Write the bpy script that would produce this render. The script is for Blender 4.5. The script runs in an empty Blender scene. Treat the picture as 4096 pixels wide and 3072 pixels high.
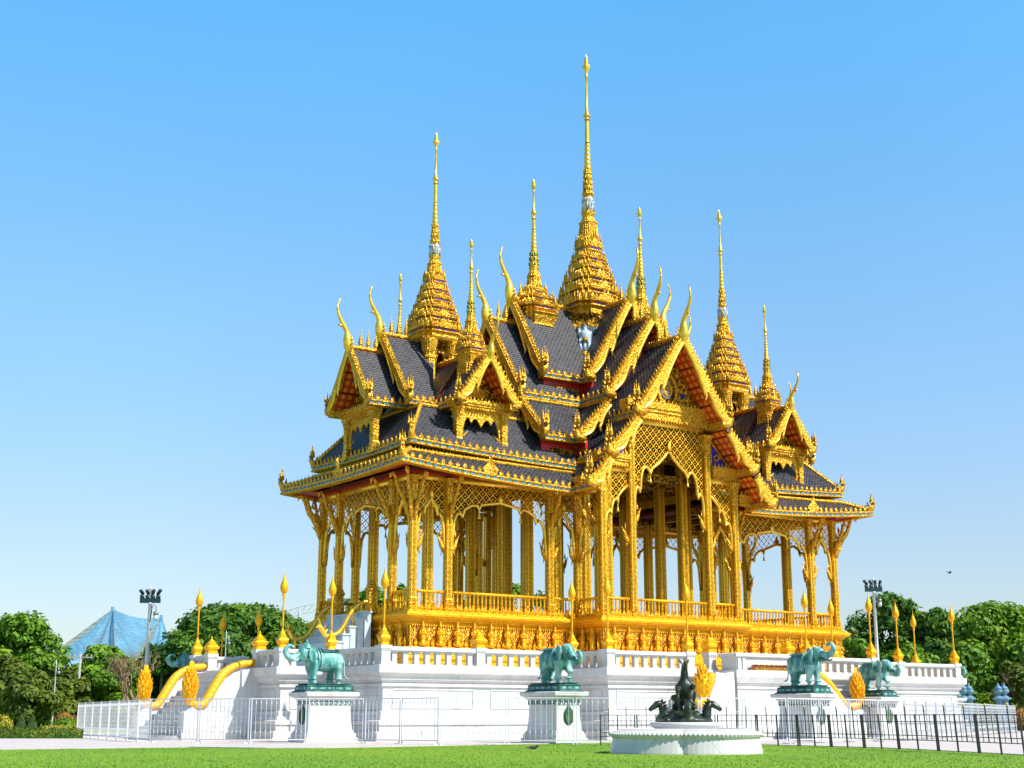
import bpy, math, random
from mathutils import Vector, Matrix
R = math.radians
sin, cos, pi = math.sin, math.cos, math.pi
random.seed(7)
scene = bpy.context.scene
COL = scene.collection

# ---------------------------------------------------------------- camera
cam = bpy.data.cameras.new("camera")
cam.sensor_width = 36.0
cam.lens = 49.59
cam.clip_start = 0.5
cam.clip_end = 6000
camo = bpy.data.objects.new("camera", cam)
COL.objects.link(camo)
camo.location = (-48.958, -61.815, 0.98)
camo.rotation_euler = (R(90 + 13.276), 0, R(-35.115))
scene.camera = camo

# ---------------------------------------------------------------- sky, sun, exposure
SUN_AZ, SUN_EL = 25.0, 47.0          # azimuth measured from -Y towards +X
world = bpy.data.worlds.new("World")
scene.world = world
world.use_nodes = True
wn, wl = world.node_tree.nodes, world.node_tree.links
wn.clear()
sky = wn.new("ShaderNodeTexSky")
sky.sky_type = 'NISHITA'
sky.sun_disc = False
sky.sun_elevation = R(SUN_EL)
sky.sun_rotation = R(180 - SUN_AZ)
sky.altitude = 0
sky.air_density = 1.0
sky.dust_density = 0.6
sky.ozone_density = 2.0
hsv = wn.new("ShaderNodeHueSaturation")
hsv.inputs['Saturation'].default_value = 1.0
hsv.inputs['Value'].default_value = 1.0
bg = wn.new("ShaderNodeBackground")
bg.inputs['Strength'].default_value = 0.095
wo = wn.new("ShaderNodeOutputWorld")
wl.new(sky.outputs[0], hsv.inputs['Color'])
tcw = wn.new("ShaderNodeTexCoord"); sepw = wn.new("ShaderNodeSeparateXYZ"); rampw = wn.new("ShaderNodeValToRGB")
mulw = wn.new("ShaderNodeMix"); mulw.data_type = 'RGBA'; mulw.blend_type = 'MULTIPLY'; mulw.inputs[0].default_value = 1.0
wl.new(tcw.outputs['Generated'], sepw.inputs[0]); wl.new(sepw.outputs[2], rampw.inputs[0])
els = rampw.color_ramp.elements
SKY = [(0.0, (0.92, 0.89, 0.97)), (0.12, (1.08, 1.09, 1.13)), (0.28, (1.12, 1.47, 1.55)), (0.50, (0.88, 1.98, 2.20)), (0.62, (0.75, 1.05, 1.15)), (1.0, (0.55, 0.62, 0.75))]
while len(els) < len(SKY): els.new(0.5)
for e_, (p_, c_) in zip(els, SKY): e_.position = p_; e_.color = (*c_, 1)
nzw = wn.new('ShaderNodeTexNoise'); nzw.inputs['Scale'].default_value = 2.2; nzw.inputs['Detail'].default_value = 6; wl.new(tcw.outputs['Generated'], nzw.inputs['Vector'])
mrw = wn.new('ShaderNodeMapRange'); mrw.inputs['To Min'].default_value = 0.96; mrw.inputs['To Max'].default_value = 1.045; mrw.inputs['From Min'].default_value = 0.3; mrw.inputs['From Max'].default_value = 0.7
wl.new(nzw.outputs[0], mrw.inputs['Value']); wl.new(mrw.outputs[0], hsv.inputs['Value'])
wl.new(hsv.outputs[0], mulw.inputs[6]); wl.new(rampw.outputs[0], mulw.inputs[7])
wl.new(mulw.outputs[2], bg.inputs['Color'])
wl.new(bg.outputs[0], wo.inputs['Surface'])

sd = bpy.data.lights.new("sun", 'SUN')
sd.energy = 4.6
sd.angle = R(0.5)
sd.color = (1.0, 0.95, 0.86)
so = bpy.data.objects.new("sun", sd)
COL.objects.link(so)
dirv = Vector((sin(R(SUN_AZ)) * cos(R(SUN_EL)), -cos(R(SUN_AZ)) * cos(R(SUN_EL)), sin(R(SUN_EL))))
so.rotation_euler = dirv.to_track_quat('Z', 'Y').to_euler()
so.location = dirv * 120
vs = scene.view_settings
vs.view_transform = 'Standard'
vs.look = 'None'
vs.exposure = 0.6
vs.gamma = 1.0
try:
    scene.cycles.max_bounces = 8
    scene.cycles.transparent_max_bounces = 16
    scene.cycles.use_denoising = True
except Exception:
    pass

# ---------------------------------------------------------------- materials
MATS = {}
class NT:
    def __init__(s, name):
        m = bpy.data.materials.new(name)
        m.use_nodes = True
        s.m = m; s.n = m.node_tree.nodes; s.l = m.node_tree.links
        s.p = s.n['Principled BSDF']; s.out = s.n['Material Output']
        MATS[name] = m
    def new(s, t, **kw):
        nd = s.n.new(t)
        for k, v in kw.items():
            if k in nd.inputs.keys(): nd.inputs[k].default_value = v
            else: setattr(nd, k, v)
        return nd
    def link(s, a, b): s.l.new(a, b)
    def coord(s, which='Object', scale=(1, 1, 1), rot=(0, 0, 0)):
        tc = s.new('ShaderNodeTexCoord'); mp = s.new('ShaderNodeMapping')
        mp.inputs['Scale'].default_value = scale; mp.inputs['Rotation'].default_value = rot
        s.link(tc.outputs[which], mp.inputs['Vector'])
        return mp.outputs[0]
    def math(s, op, a, b=None, clamp=False):
        nd = s.new('ShaderNodeMath', operation=op); nd.use_clamp = clamp
        for i, x in enumerate((a, b)):
            if x is None: continue
            if isinstance(x, (int, float)): nd.inputs[i].default_value = x
            else: s.link(x, nd.inputs[i])
        return nd.outputs[0]
    def mix(s, fac, a, b):
        nd = s.new('ShaderNodeMix', data_type='RGBA')
        if isinstance(fac, (int, float)): nd.inputs[0].default_value = fac
        else: s.link(fac, nd.inputs[0])
        for i, x in ((6, a), (7, b)):
            if isinstance(x, tuple): nd.inputs[i].default_value = (*x, 1) if len(x) == 3 else x
            else: s.link(x, nd.inputs[i])
        return nd.outputs[2]
    def ramp(s, fac, stops):
        nd = s.new('ShaderNodeValToRGB')
        el = nd.color_ramp.elements
        while len(el) < len(stops): el.new(0.5)
        for e, (p, c) in zip(el, stops):
            e.position = p; e.color = (*c, 1) if len(c) == 3 else c
        s.link(fac, nd.inputs[0])
        return nd.outputs[0]
    def noise(s, vec, scale, detail=4, rough=0.55):
        nd = s.new('ShaderNodeTexNoise')
        nd.inputs['Scale'].default_value = scale; nd.inputs['Detail'].default_value = detail
        nd.inputs['Roughness'].default_value = rough
        s.link(vec, nd.inputs['Vector'])
        return nd.outputs[0]
    def voro(s, vec, scale, feature='F1', out='Distance'):
        nd = s.new('ShaderNodeTexVoronoi', feature=feature)
        nd.inputs['Scale'].default_value = scale
        s.link(vec, nd.inputs['Vector'])
        return nd.outputs[out]
    def bump(s, h, strength, dist=0.05):
        nd = s.new('ShaderNodeBump')
        nd.inputs['Strength'].default_value = strength; nd.inputs['Distance'].default_value = dist
        s.link(h, nd.inputs['Height'])
        s.link(nd.outputs[0], s.p.inputs['Normal'])
    def set(s, color=None, rough=None, metal=None, spec=None):
        if color is not None:
            if isinstance(color, tuple): s.p.inputs['Base Color'].default_value = (*color, 1)
            else: s.link(color, s.p.inputs['Base Color'])
        if rough is not None:
            if isinstance(rough, (int, float)): s.p.inputs['Roughness'].default_value = rough
            else: s.link(rough, s.p.inputs['Roughness'])
        if metal is not None: s.p.inputs['Metallic'].default_value = metal
        if spec is not None: s.p.inputs['Specular IOR Level'].default_value = spec
        return s.m

def gold(name, hi, lo, rough=0.34, metal=0.6, vs=9.0, bs=0.7, bd=0.05, lo_w=0.5, glint=0.5):
    """gilding over carved relief: fine carving bump, worn patches, smooth facets; crevice shade and glints painted into the colour"""
    t = NT(name)
    v = t.coord()
    d = t.voro(v, vs)
    n = t.noise(v, 2.3, 5, 0.65)
    n2 = t.noise(v, vs * 2.2, 3, 0.7)
    w = t.noise(t.coord('Object', (1, 1, .35)), 0.55, 4, 0.6)
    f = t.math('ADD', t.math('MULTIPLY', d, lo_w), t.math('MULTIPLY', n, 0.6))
    c = t.ramp(f, [(0.26, hi), (0.56, tuple(a * .62 + b * .38 for a, b in zip(hi, lo))), (0.85, lo)])  # dark crevices of the carving laid into the colour
    c = t.mix(t.ramp(n2, [(0.60, (0, 0, 0)), (0.70, (glint, glint, glint))]), c, (1.0, 0.80, 0.34))  # pale glints painted as colour on the smoother facets
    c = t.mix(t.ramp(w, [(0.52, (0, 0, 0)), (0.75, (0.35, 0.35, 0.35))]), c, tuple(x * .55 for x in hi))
    rr = t.ramp(n2, [(0.40, (rough + .14,) * 3), (0.62, (rough * .6,) * 3)])
    rb = t.new('ShaderNodeRGBToBW'); t.link(rr, rb.inputs[0])
    t.set(c, rb.outputs[0], metal, 0.5); t.p.inputs['Specular Tint'].default_value = (1.0, 0.82, 0.40, 1)
    t.bump(t.math('ADD', d, t.math('MULTIPLY', n2, 0.8)), bs, bd)
    return t.m

gold('gold', (0.98, 0.54, 0.045), (0.34, 0.125, 0.006), metal=0.62, bs=0.9)
gold('gold_smooth', (1.0, 0.64, 0.09), (0.78, 0.40, 0.02), rough=0.28, metal=0.62, vs=3.0, bs=0.14, bd=0.02, glint=.3)
gold('gold_base', (1.0, 0.52, 0.012), (0.62, 0.24, 0.003), rough=0.40, metal=0.4, vs=11.0, bs=0.7, bd=0.04, glint=.4)
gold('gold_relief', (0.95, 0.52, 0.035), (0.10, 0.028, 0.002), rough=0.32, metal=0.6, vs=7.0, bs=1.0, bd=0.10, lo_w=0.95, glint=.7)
gold('gold_lamp', (1.0, 0.52, 0.012), (0.80, 0.33, 0.004), rough=0.38, metal=0.35, vs=16.0, bs=0.5, bd=0.02, glint=.3)

def simple(name, color, rough=0.5, metal=0.0, nscale=None, namp=0.15, bs=0.0, spec=None):
    t = NT(name)
    if nscale:
        v = t.coord()
        n = t.noise(v, nscale, 5, 0.6)
        lo = tuple(max(0, c * (1 - namp)) for c in color); hi = tuple(min(1, c * (1 + namp)) for c in color)
        c = t.ramp(n, [(0.3, lo), (0.7, hi)])
        t.set(c, rough, metal, spec)
        if bs: t.bump(n, bs, 0.03)
    else:
        t.set(color, rough, metal, spec)
    return t.m

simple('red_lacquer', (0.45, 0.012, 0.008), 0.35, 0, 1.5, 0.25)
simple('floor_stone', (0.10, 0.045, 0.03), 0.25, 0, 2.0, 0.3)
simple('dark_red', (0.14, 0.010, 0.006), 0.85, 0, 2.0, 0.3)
simple('blue_tile', (0.01, 0.26, 0.52), 0.22, 0, 6.0, 0.3)
simple('blue_enamel', (0.015, 0.02, 0.40), 0.25)
simple('green_enamel', (0.01, 0.20, 0.05), 0.25)
simple('pale_porcelain', (0.42, 0.52, 0.60), 0.15, 0.0, 7.0, 0.3)
simple('dark_line', (0.02, 0.012, 0.006), 0.6)
simple('white_paint', (0.60, 0.61, 0.62), 0.35, 0, 3.0, 0.06)
simple('white_post', (0.56, 0.57, 0.56), 0.4, 0, 3.0, 0.08)
simple('black_metal', (0.010, 0.016, 0.014), 0.4)
simple('dark_teal_metal', (0.006, 0.035, 0.045), 0.4)
simple('grey_metal', (0.20, 0.22, 0.22), 0.4, 0.3)
simple('blue_grey_paint', (0.11, 0.23, 0.31), 0.5, 0, 2.0, 0.15)
simple('far_white_wall', (0.48, 0.52, 0.56), 0.7, 0, 1.0, 0.08)
simple('concrete_pole', (0.34, 0.33, 0.30), 0.8, 0, 2.0, 0.2)
simple('bark', (0.075, 0.05, 0.032), 0.9, 0, 5.0, 0.4, 0.6)
simple('dry_bark', (0.26, 0.16, 0.10), 0.9, 0, 5.0, 0.3, 0.4)
simple('glass_dark', (0.02, 0.035, 0.05), 0.08)
simple('vehicle_white', (0.55, 0.57, 0.59), 0.25)
simple('tyre', (0.012, 0.012, 0.012), 0.8)
simple('brass_ball', (0.75, 0.42, 0.06), 0.3, 0.6)
simple('lamp_glass', (0.62, 0.60, 0.52), 0.25)
simple('plaque_red', (0.17, 0.035, 0.012), 0.4, 0, 8.0, 0.3)
simple('flower_yellow', (0.34, 0.31, 0.02), 0.8, 0, 3.0, 0.3)
simple('flower_orange', (0.30, 0.14, 0.02), 0.8, 0, 3.0, 0.3)
simple('bird_dark', (0.02, 0.02, 0.022), 0.8)

# white marble, slight grey veins and damp stains
t = NT('marble')
v = t.coord()
n = t.noise(v, 0.9, 8, 0.7); n2 = t.noise(v, 6.0, 4, 0.6)
c = t.ramp(n, [(0.30, (0.48, 0.48, 0.47)), (0.42, (0.62, 0.61, 0.595)), (0.62, (0.67, 0.66, 0.645))])
st = t.math('MULTIPLY', t.noise(t.coord('Object', (1.2, 1.2, 0.22)), 1.6, 5, 0.7), 1.0)
c = t.mix(t.ramp(st, [(0.50, (0, 0, 0)), (0.72, (0.62, 0.62, 0.62))]), c, (0.46, 0.41, 0.35))
cm = t.new('ShaderNodeCombineXYZ'); sx_ = t.new('ShaderNodeSeparateXYZ'); tc = t.new('ShaderNodeTexCoord'); t.link(tc.outputs['Object'], sx_.inputs[0])
t.link(t.math('ADD', sx_.outputs[0], sx_.outputs[1]), cm.inputs[0]); t.link(sx_.outputs[2], cm.inputs[1])
br = t.new('ShaderNodeTexBrick'); t.link(cm.outputs[0], br.inputs['Vector']); br.inputs['Scale'].default_value = 1.0
br.inputs['Brick Width'].default_value = 1.15; br.inputs['Row Height'].default_value = 0.62; br.inputs['Mortar Size'].default_value = 0.010
br.inputs['Color1'].default_value = (1, 1, 1, 1); br.inputs['Color2'].default_value = (0.91, 0.915, 0.92, 1); br.inputs['Mortar'].default_value = (0.70, 0.69, 0.67, 1)
mm = t.new('ShaderNodeMix', data_type='RGBA', blend_type='MULTIPLY'); mm.inputs[0].default_value = 1
t.link(c, mm.inputs[6]); t.link(br.outputs[0], mm.inputs[7]); c = mm.outputs[2]
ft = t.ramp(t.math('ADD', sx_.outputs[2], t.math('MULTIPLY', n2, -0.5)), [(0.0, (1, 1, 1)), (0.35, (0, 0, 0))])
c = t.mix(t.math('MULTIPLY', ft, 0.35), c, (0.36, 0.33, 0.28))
t.set(c, 0.38); t.bump(n2, 0.08, 0.02)
t = NT('blue_marble')
v = t.coord(); n = t.noise(v, 1.5, 8, 0.7)
t.set(t.ramp(n, [(0.3, (0.38, 0.47, 0.54)), (0.7, (0.58, 0.66, 0.70))]), 0.3)

# bronze green patina, streaked
t = NT('patina')
v = t.coord('Object', (1, 1, 0.5)); n = t.noise(v, 2.6, 7, 0.68); n2 = t.noise(v, 22, 3, 0.6)
t.set(t.ramp(n, [(0.36, (0.018, 0.11, 0.090)), (0.45, (0.07, 0.27, 0.24)), (0.53, (0.17, 0.41, 0.37)), (0.62, (0.38, 0.56, 0.51))]), 0.5, 0.12)
t.bump(n2, 0.25, 0.02)
t = NT('patina_dark')
v = t.coord(); n = t.noise(v, 3.0, 6, 0.65)
t.set(t.ramp(n, [(0.35, (0.008, 0.04, 0.034)), (0.55, (0.025, 0.12, 0.10)), (0.72, (0.08, 0.25, 0.20))]), 0.5, 0.15)
t = NT('dark_bronze')
v = t.coord(); n = t.noise(v, 3.5, 6, 0.65)
t.set(t.ramp(n, [(0.35, (0.010, 0.014, 0.009)), (0.58, (0.034, 0.050, 0.028)), (0.76, (0.10, 0.13, 0.08))]), 0.36, 0.2)
t.bump(n, 0.3, 0.03)

# glazed roof tiles: UV in metres (u along the eave, v up the slope)
t = NT('roof_tile')
tc = t.new('ShaderNodeTexCoord'); sp = t.new('ShaderNodeSeparateXYZ')
t.link(tc.outputs['UV'], sp.inputs[0])
RV, RU = 0.17, 0.25
row = t.math('DIVIDE', sp.outputs[1], RV)
fr = t.math('FRACT', row)
fl = t.math('FLOOR', row)
uu = t.math('ADD', t.math('DIVIDE', sp.outputs[0], RU), t.math('MULTIPLY', fl, 0.5))
fu = t.math('SUBTRACT', t.math('FRACT', uu), 0.5)
sc = t.math('MULTIPLY', t.math('MULTIPLY', fu, fu), 1.9)       # rounded lower edge
e = t.math('SUBTRACT', fr, sc)                                  # 0 at the lip
lip = t.math('LESS_THAN', t.math('ABSOLUTE', t.math('SUBTRACT', e, 0.10)), 0.12)
shade = t.math('FRACT', t.math('ADD', e, 1.0))
wn_ = t.new('ShaderNodeTexWhiteNoise', noise_dimensions='2D')
cb = t.new('ShaderNodeCombineXYZ')
t.link(t.math('FLOOR', uu), cb.inputs[0]); t.link(fl, cb.inputs[1]); t.link(cb.outputs[0], wn_.inputs['Vector'])
body = t.mix(wn_.outputs[0], (0.005, 0.006, 0.015), (0.015, 0.016, 0.032))
c = t.mix(t.math('MULTIPLY', lip, t.math('ADD', 0.55, t.math('MULTIPLY', wn_.outputs[0], 0.6))), body, (0.165, 0.155, 0.14))  # pale lip: reflection on the glazed tile edge painted as base colour
t.set(c, 0.46, 0.0, 0.16)
t.bump(t.math('SUBTRACT', 1.0, shade), 0.55, 0.05)

# gilded lattice: UV in metres, real openings (transparent)
t = NT('gold_lattice')
tc = t.new('ShaderNodeTexCoord'); mp = t.new('ShaderNodeMapping')
mp.inputs['Rotation'].default_value = (0, 0, R(45)); mp.inputs['Scale'].default_value = (3.4, 3.4, 1)
t.link(tc.outputs['UV'], mp.inputs['Vector'])
sp = t.new('ShaderNodeSeparateXYZ'); t.link(mp.outputs[0], sp.inputs[0])
ax = t.math('ABSOLUTE', t.math('SUBTRACT', t.math('FRACT', sp.outputs[0]), 0.5))
ay = t.math('ABSOLUTE', t.math('SUBTRACT', t.math('FRACT', sp.outputs[1]), 0.5))
rad = t.math('SQRT', t.math('ADD', t.math('MULTIPLY', ax, ax), t.math('MULTIPLY', ay, ay)))
bar = t.math('GREATER_THAN', t.math('MAXIMUM', ax, ay), 0.415)
ros = t.math('LESS_THAN', rad, 0.13)
node_ = t.math('GREATER_THAN', rad, 0.56)
sol = t.math('MAXIMUM', t.math('MAXIMUM', bar, ros), node_)
v = t.coord(); d = t.voro(v, 14.0)
t.set(t.ramp(d, [(0.2, (0.98, 0.53, 0.006)), (0.9, (0.58, 0.23, 0.002))]), 0.35, 0.35)
t.link(sol, t.p.inputs['Alpha'])

# red soffit with gilded rosettes (UV metres)
t = NT('soffit')
tc = t.new('ShaderNodeTexCoord'); mp = t.new('ShaderNodeMapping')
mp.inputs['Scale'].default_value = (2.6, 2.6, 1); t.link(tc.outputs['UV'], mp.inputs['Vector'])
sp = t.new('ShaderNodeSeparateXYZ'); t.link(mp.outputs[0], sp.inputs[0])
ax = t.math('SUBTRACT', t.math('FRACT', sp.outputs[0]), 0.5); ay = t.math('SUBTRACT', t.math('FRACT', sp.outputs[1]), 0.5)
rad = t.math('SQRT', t.math('ADD', t.math('MULTIPLY', ax, ax), t.math('MULTIPLY', ay, ay)))
ring = t.math('LESS_THAN', t.math('ABSOLUTE', t.math('SUBTRACT', rad, 0.26)), 0.05)
dot = t.math('LESS_THAN', rad, 0.13)
rib = t.math('GREATER_THAN', t.math('ABSOLUTE', t.math('SUBTRACT', t.math('FRACT', t.math('DIVIDE', sp.outputs[1], 3.0)), 0.5)), 0.46)
c = t.mix(t.math('MAXIMUM', ring, dot), (0.52, 0.05, 0.008), (0.85, 0.42, 0.03))
c = t.mix(rib, c, (0.16, 0.012, 0.006))
t.set(c, 0.38, 0.1)

# diaper relief panel of the golden base
t = NT('diaper')
v = t.coord(); tc = t.new('ShaderNodeTexCoord')
sp = t.new('ShaderNodeSeparateXYZ'); t.link(tc.outputs['UV'], sp.inputs[0])
wv = t.math('MULTIPLY', t.math('COSINE', t.math('MULTIPLY', sp.outputs[1], 2 * pi / 0.46)), 0.25)
uu = t.math('DIVIDE', sp.outputs[0], 0.27)
a = t.math('ABSOLUTE', t.math('SUBTRACT', t.math('FRACT', t.math('ADD', uu, wv)), 0.5))
b = t.math('ABSOLUTE', t.math('SUBTRACT', t.math('FRACT', t.math('SUBTRACT', uu, wv)), 0.5))
ln = t.math('LESS_THAN', t.math('MINIMUM', a, b), 0.085)
d = t.voro(v, 10.0)
c = t.mix(ln, t.ramp(d, [(0.25, (1.0, 0.50, 0.012)), (0.8, (0.62, 0.24, 0.004))]), (0.16, 0.05, 0.004))
t.set(c, 0.42, 0.4); t.bump(t.math('SUBTRACT', d, t.math('MULTIPLY', ln, 0.8)), 0.7, 0.06)

# mirror mosaic column skin: vertical diamond bands
t = NT('column_skin')
v = t.coord(); tc = t.new('ShaderNodeTexCoord')
sp = t.new('ShaderNodeSeparateXYZ'); t.link(tc.outputs['UV'], sp.inputs[0])
z = t.math('FRACT', t.math('DIVIDE', sp.outputs[1], 0.22))
u = t.math('ABSOLUTE', t.math('SUBTRACT', sp.outputs[0], 0.5))
dia = t.math('ADD', t.math('MULTIPLY', u, 2.2), t.math('MULTIPLY', t.math('ABSOLUTE', t.math('SUBTRACT', z, 0.5)), 1.2))
dm = t.math('LESS_THAN', t.math('ABSOLUTE', t.math('SUBTRACT', dia, 0.5)), 0.13)
n = t.noise(v, 9.0, 3, 0.6)
c = t.ramp(n, [(0.3, (0.50, 0.22, 0.006)), (0.55, (0.86, 0.46, 0.022)), (0.72, (1.0, 0.62, 0.08))])
c = t.mix(dm, c, (0.20, 0.07, 0.004))
t.set(c, 0.30, 0.55, 0.5); t.p.inputs['Specular Tint'].default_value = (1.0, 0.82, 0.40, 1); t.bump(t.math('SUBTRACT', n, t.math('MULTIPLY', dm, 0.7)), 0.5, 0.03)

# naga body: scale pattern
t = NT('naga_gold')
tc = t.new('ShaderNodeTexCoord'); sp = t.new('ShaderNodeSeparateXYZ'); t.link(tc.outputs['UV'], sp.inputs[0])
row = t.math('DIVIDE', sp.outputs[1], 0.13); fl = t.math('FLOOR', row)
fu = t.math('SUBTRACT', t.math('FRACT', t.math('ADD', t.math('DIVIDE', sp.outputs[0], 0.16), t.math('MULTIPLY', fl, 0.5))), 0.5)
e = t.math('FRACT', t.math('SUBTRACT', row, t.math('MULTIPLY', t.math('ABSOLUTE', fu), 1.3)))
c = t.ramp(e, [(0.0, (0.40, 0.16, 0.004)), (0.25, (0.85, 0.43, 0.008)), (1.0, (0.95, 0.52, 0.012))])
t.set(c, 0.42, 0.3); t.bump(e, 0.5, 0.04)

# lawn
t = NT('lawn_grass')
v = t.coord()
n = t.noise(v, 0.10, 4, 0.6); n2 = t.noise(v, 1.3, 5, 0.7); n3 = t.noise(v, 30.0, 2, 0.7)
f = t.math('ADD', t.math('MULTIPLY', n, 0.5), t.math('MULTIPLY', n2, 0.5))
c = t.ramp(f, [(0.38, (0.090, 0.215, 0.001)), (0.50, (0.135, 0.265, 0.001)), (0.62, (0.185, 0.305, 0.001))])
t.set(c, 0.9); t.bump(n3, 0.6, 0.05)
t = NT('grass_blade')
oi = t.new('ShaderNodeTexCoord')
n = t.noise(oi.outputs['Object'], 0.25, 4, 0.7); n2 = t.noise(oi.outputs['Object'], 14.0, 2, 0.7)
f = t.math('ADD', t.math('MULTIPLY', n, 0.55), t.math('MULTIPLY', n2, 0.45))
t.set(t.ramp(f, [(0.3, (0.115, 0.255, 0.001)), (0.5, (0.15, 0.29, 0.001)), (0.7, (0.19, 0.325, 0.002))]), 0.7)
# pavement
t = NT('pale_paving')
v = t.coord(); n = t.noise(v, 0.7, 6, 0.6); n2 = t.noise(v, 18, 3, 0.6)
br = t.new('ShaderNodeTexBrick'); t.link(v, br.inputs['Vector'])
br.inputs['Scale'].default_value = 1.0; br.inputs['Brick Width'].default_value = 0.6; br.inputs['Row Height'].default_value = 0.6
br.inputs['Mortar Size'].default_value = 0.006; br.inputs['Color1'].default_value = (1, 1, 1, 1); br.inputs['Color2'].default_value = (0.93, 0.93, 0.93, 1); br.inputs['Mortar'].default_value = (0.6, 0.6, 0.6, 1)
mm = t.new('ShaderNodeMix', data_type='RGBA', blend_type='MULTIPLY'); mm.inputs[0].default_value = 1
t.link(t.ramp(n, [(0.3, (0.50, 0.44, 0.41)), (0.7, (0.60, 0.53, 0.50))]), mm.inputs[6]); t.link(br.outputs[0], mm.inputs[7])
t.set(mm.outputs[2], 0.7); t.bump(n2, 0.1, 0.01)
simple('road_grey', (0.28, 0.28, 0.29), 0.8, 0, 0.6, 0.15)

def leafmat(name, stops, scale=0.35):
    t = NT(name)
    v = t.coord(); n = t.noise(v, scale, 4, 0.7); n2 = t.noise(v, 3.0, 3, 0.7)
    f = t.math('ADD', t.math('MULTIPLY', n, 0.5), t.math('MULTIPLY', n2, 0.5))
    c = t.ramp(f, stops)
    t.set(c, 0.65)
    tr = t.new('ShaderNodeBsdfTranslucent'); t.link(c, tr.inputs['Color'])
    ms = t.new('ShaderNodeMixShader'); ms.inputs[0].default_value = 0.28
    t.link(t.p.outputs[0], ms.inputs[1]); t.link(tr.outputs[0], ms.inputs[2]); t.link(ms.outputs[0], t.out.inputs['Surface'])
leafmat('leaf_dark', [(0.36, (0.014, 0.062, 0.003)), (0.50, (0.06, 0.16, 0.004)), (0.63, (0.18, 0.32, 0.008))])
leafmat('leaf_mid', [(0.36, (0.030, 0.10, 0.003)), (0.50, (0.11, 0.25, 0.005)), (0.62, (0.30, 0.43, 0.010))])
leafmat('leaf_olive', [(0.36, (0.045, 0.085, 0.004)), (0.52, (0.12, 0.175, 0.007)), (0.66, (0.28, 0.29, 0.015))])
leafmat('leaf_cone', [(0.36, (0.02, 0.06, 0.006)), (0.52, (0.05, 0.11, 0.010)), (0.66, (0.10, 0.16, 0.015))], 2.0)

# blue aviary net: fine mesh, partly see-through
t = NT('aviary_net')
v = t.coord('Object', (1, 1, 1)); n = t.noise(t.coord('Object', (0.5, 0.5, 0.03)), 1.2, 4, 0.7)
t.set(t.ramp(n, [(0.3, (0.03, 0.17, 0.34)), (0.7, (0.10, 0.36, 0.56))]), 0.7)
wv = t.new('ShaderNodeTexWave', wave_type='BANDS', bands_direction='DIAGONAL'); t.link(t.coord(), wv.inputs['Vector']); wv.inputs['Scale'].default_value = 0.35; wv.inputs['Distortion'].default_value = 3.0; wv.inputs['Detail'].default_value = 3
t.link(t.math('ADD', t.math('MULTIPLY', wv.outputs[1], 0.20), t.math('ADD', t.math('MULTIPLY', n, 0.45), 0.24)), t.p.inputs['Alpha'])
M = MATS
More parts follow.
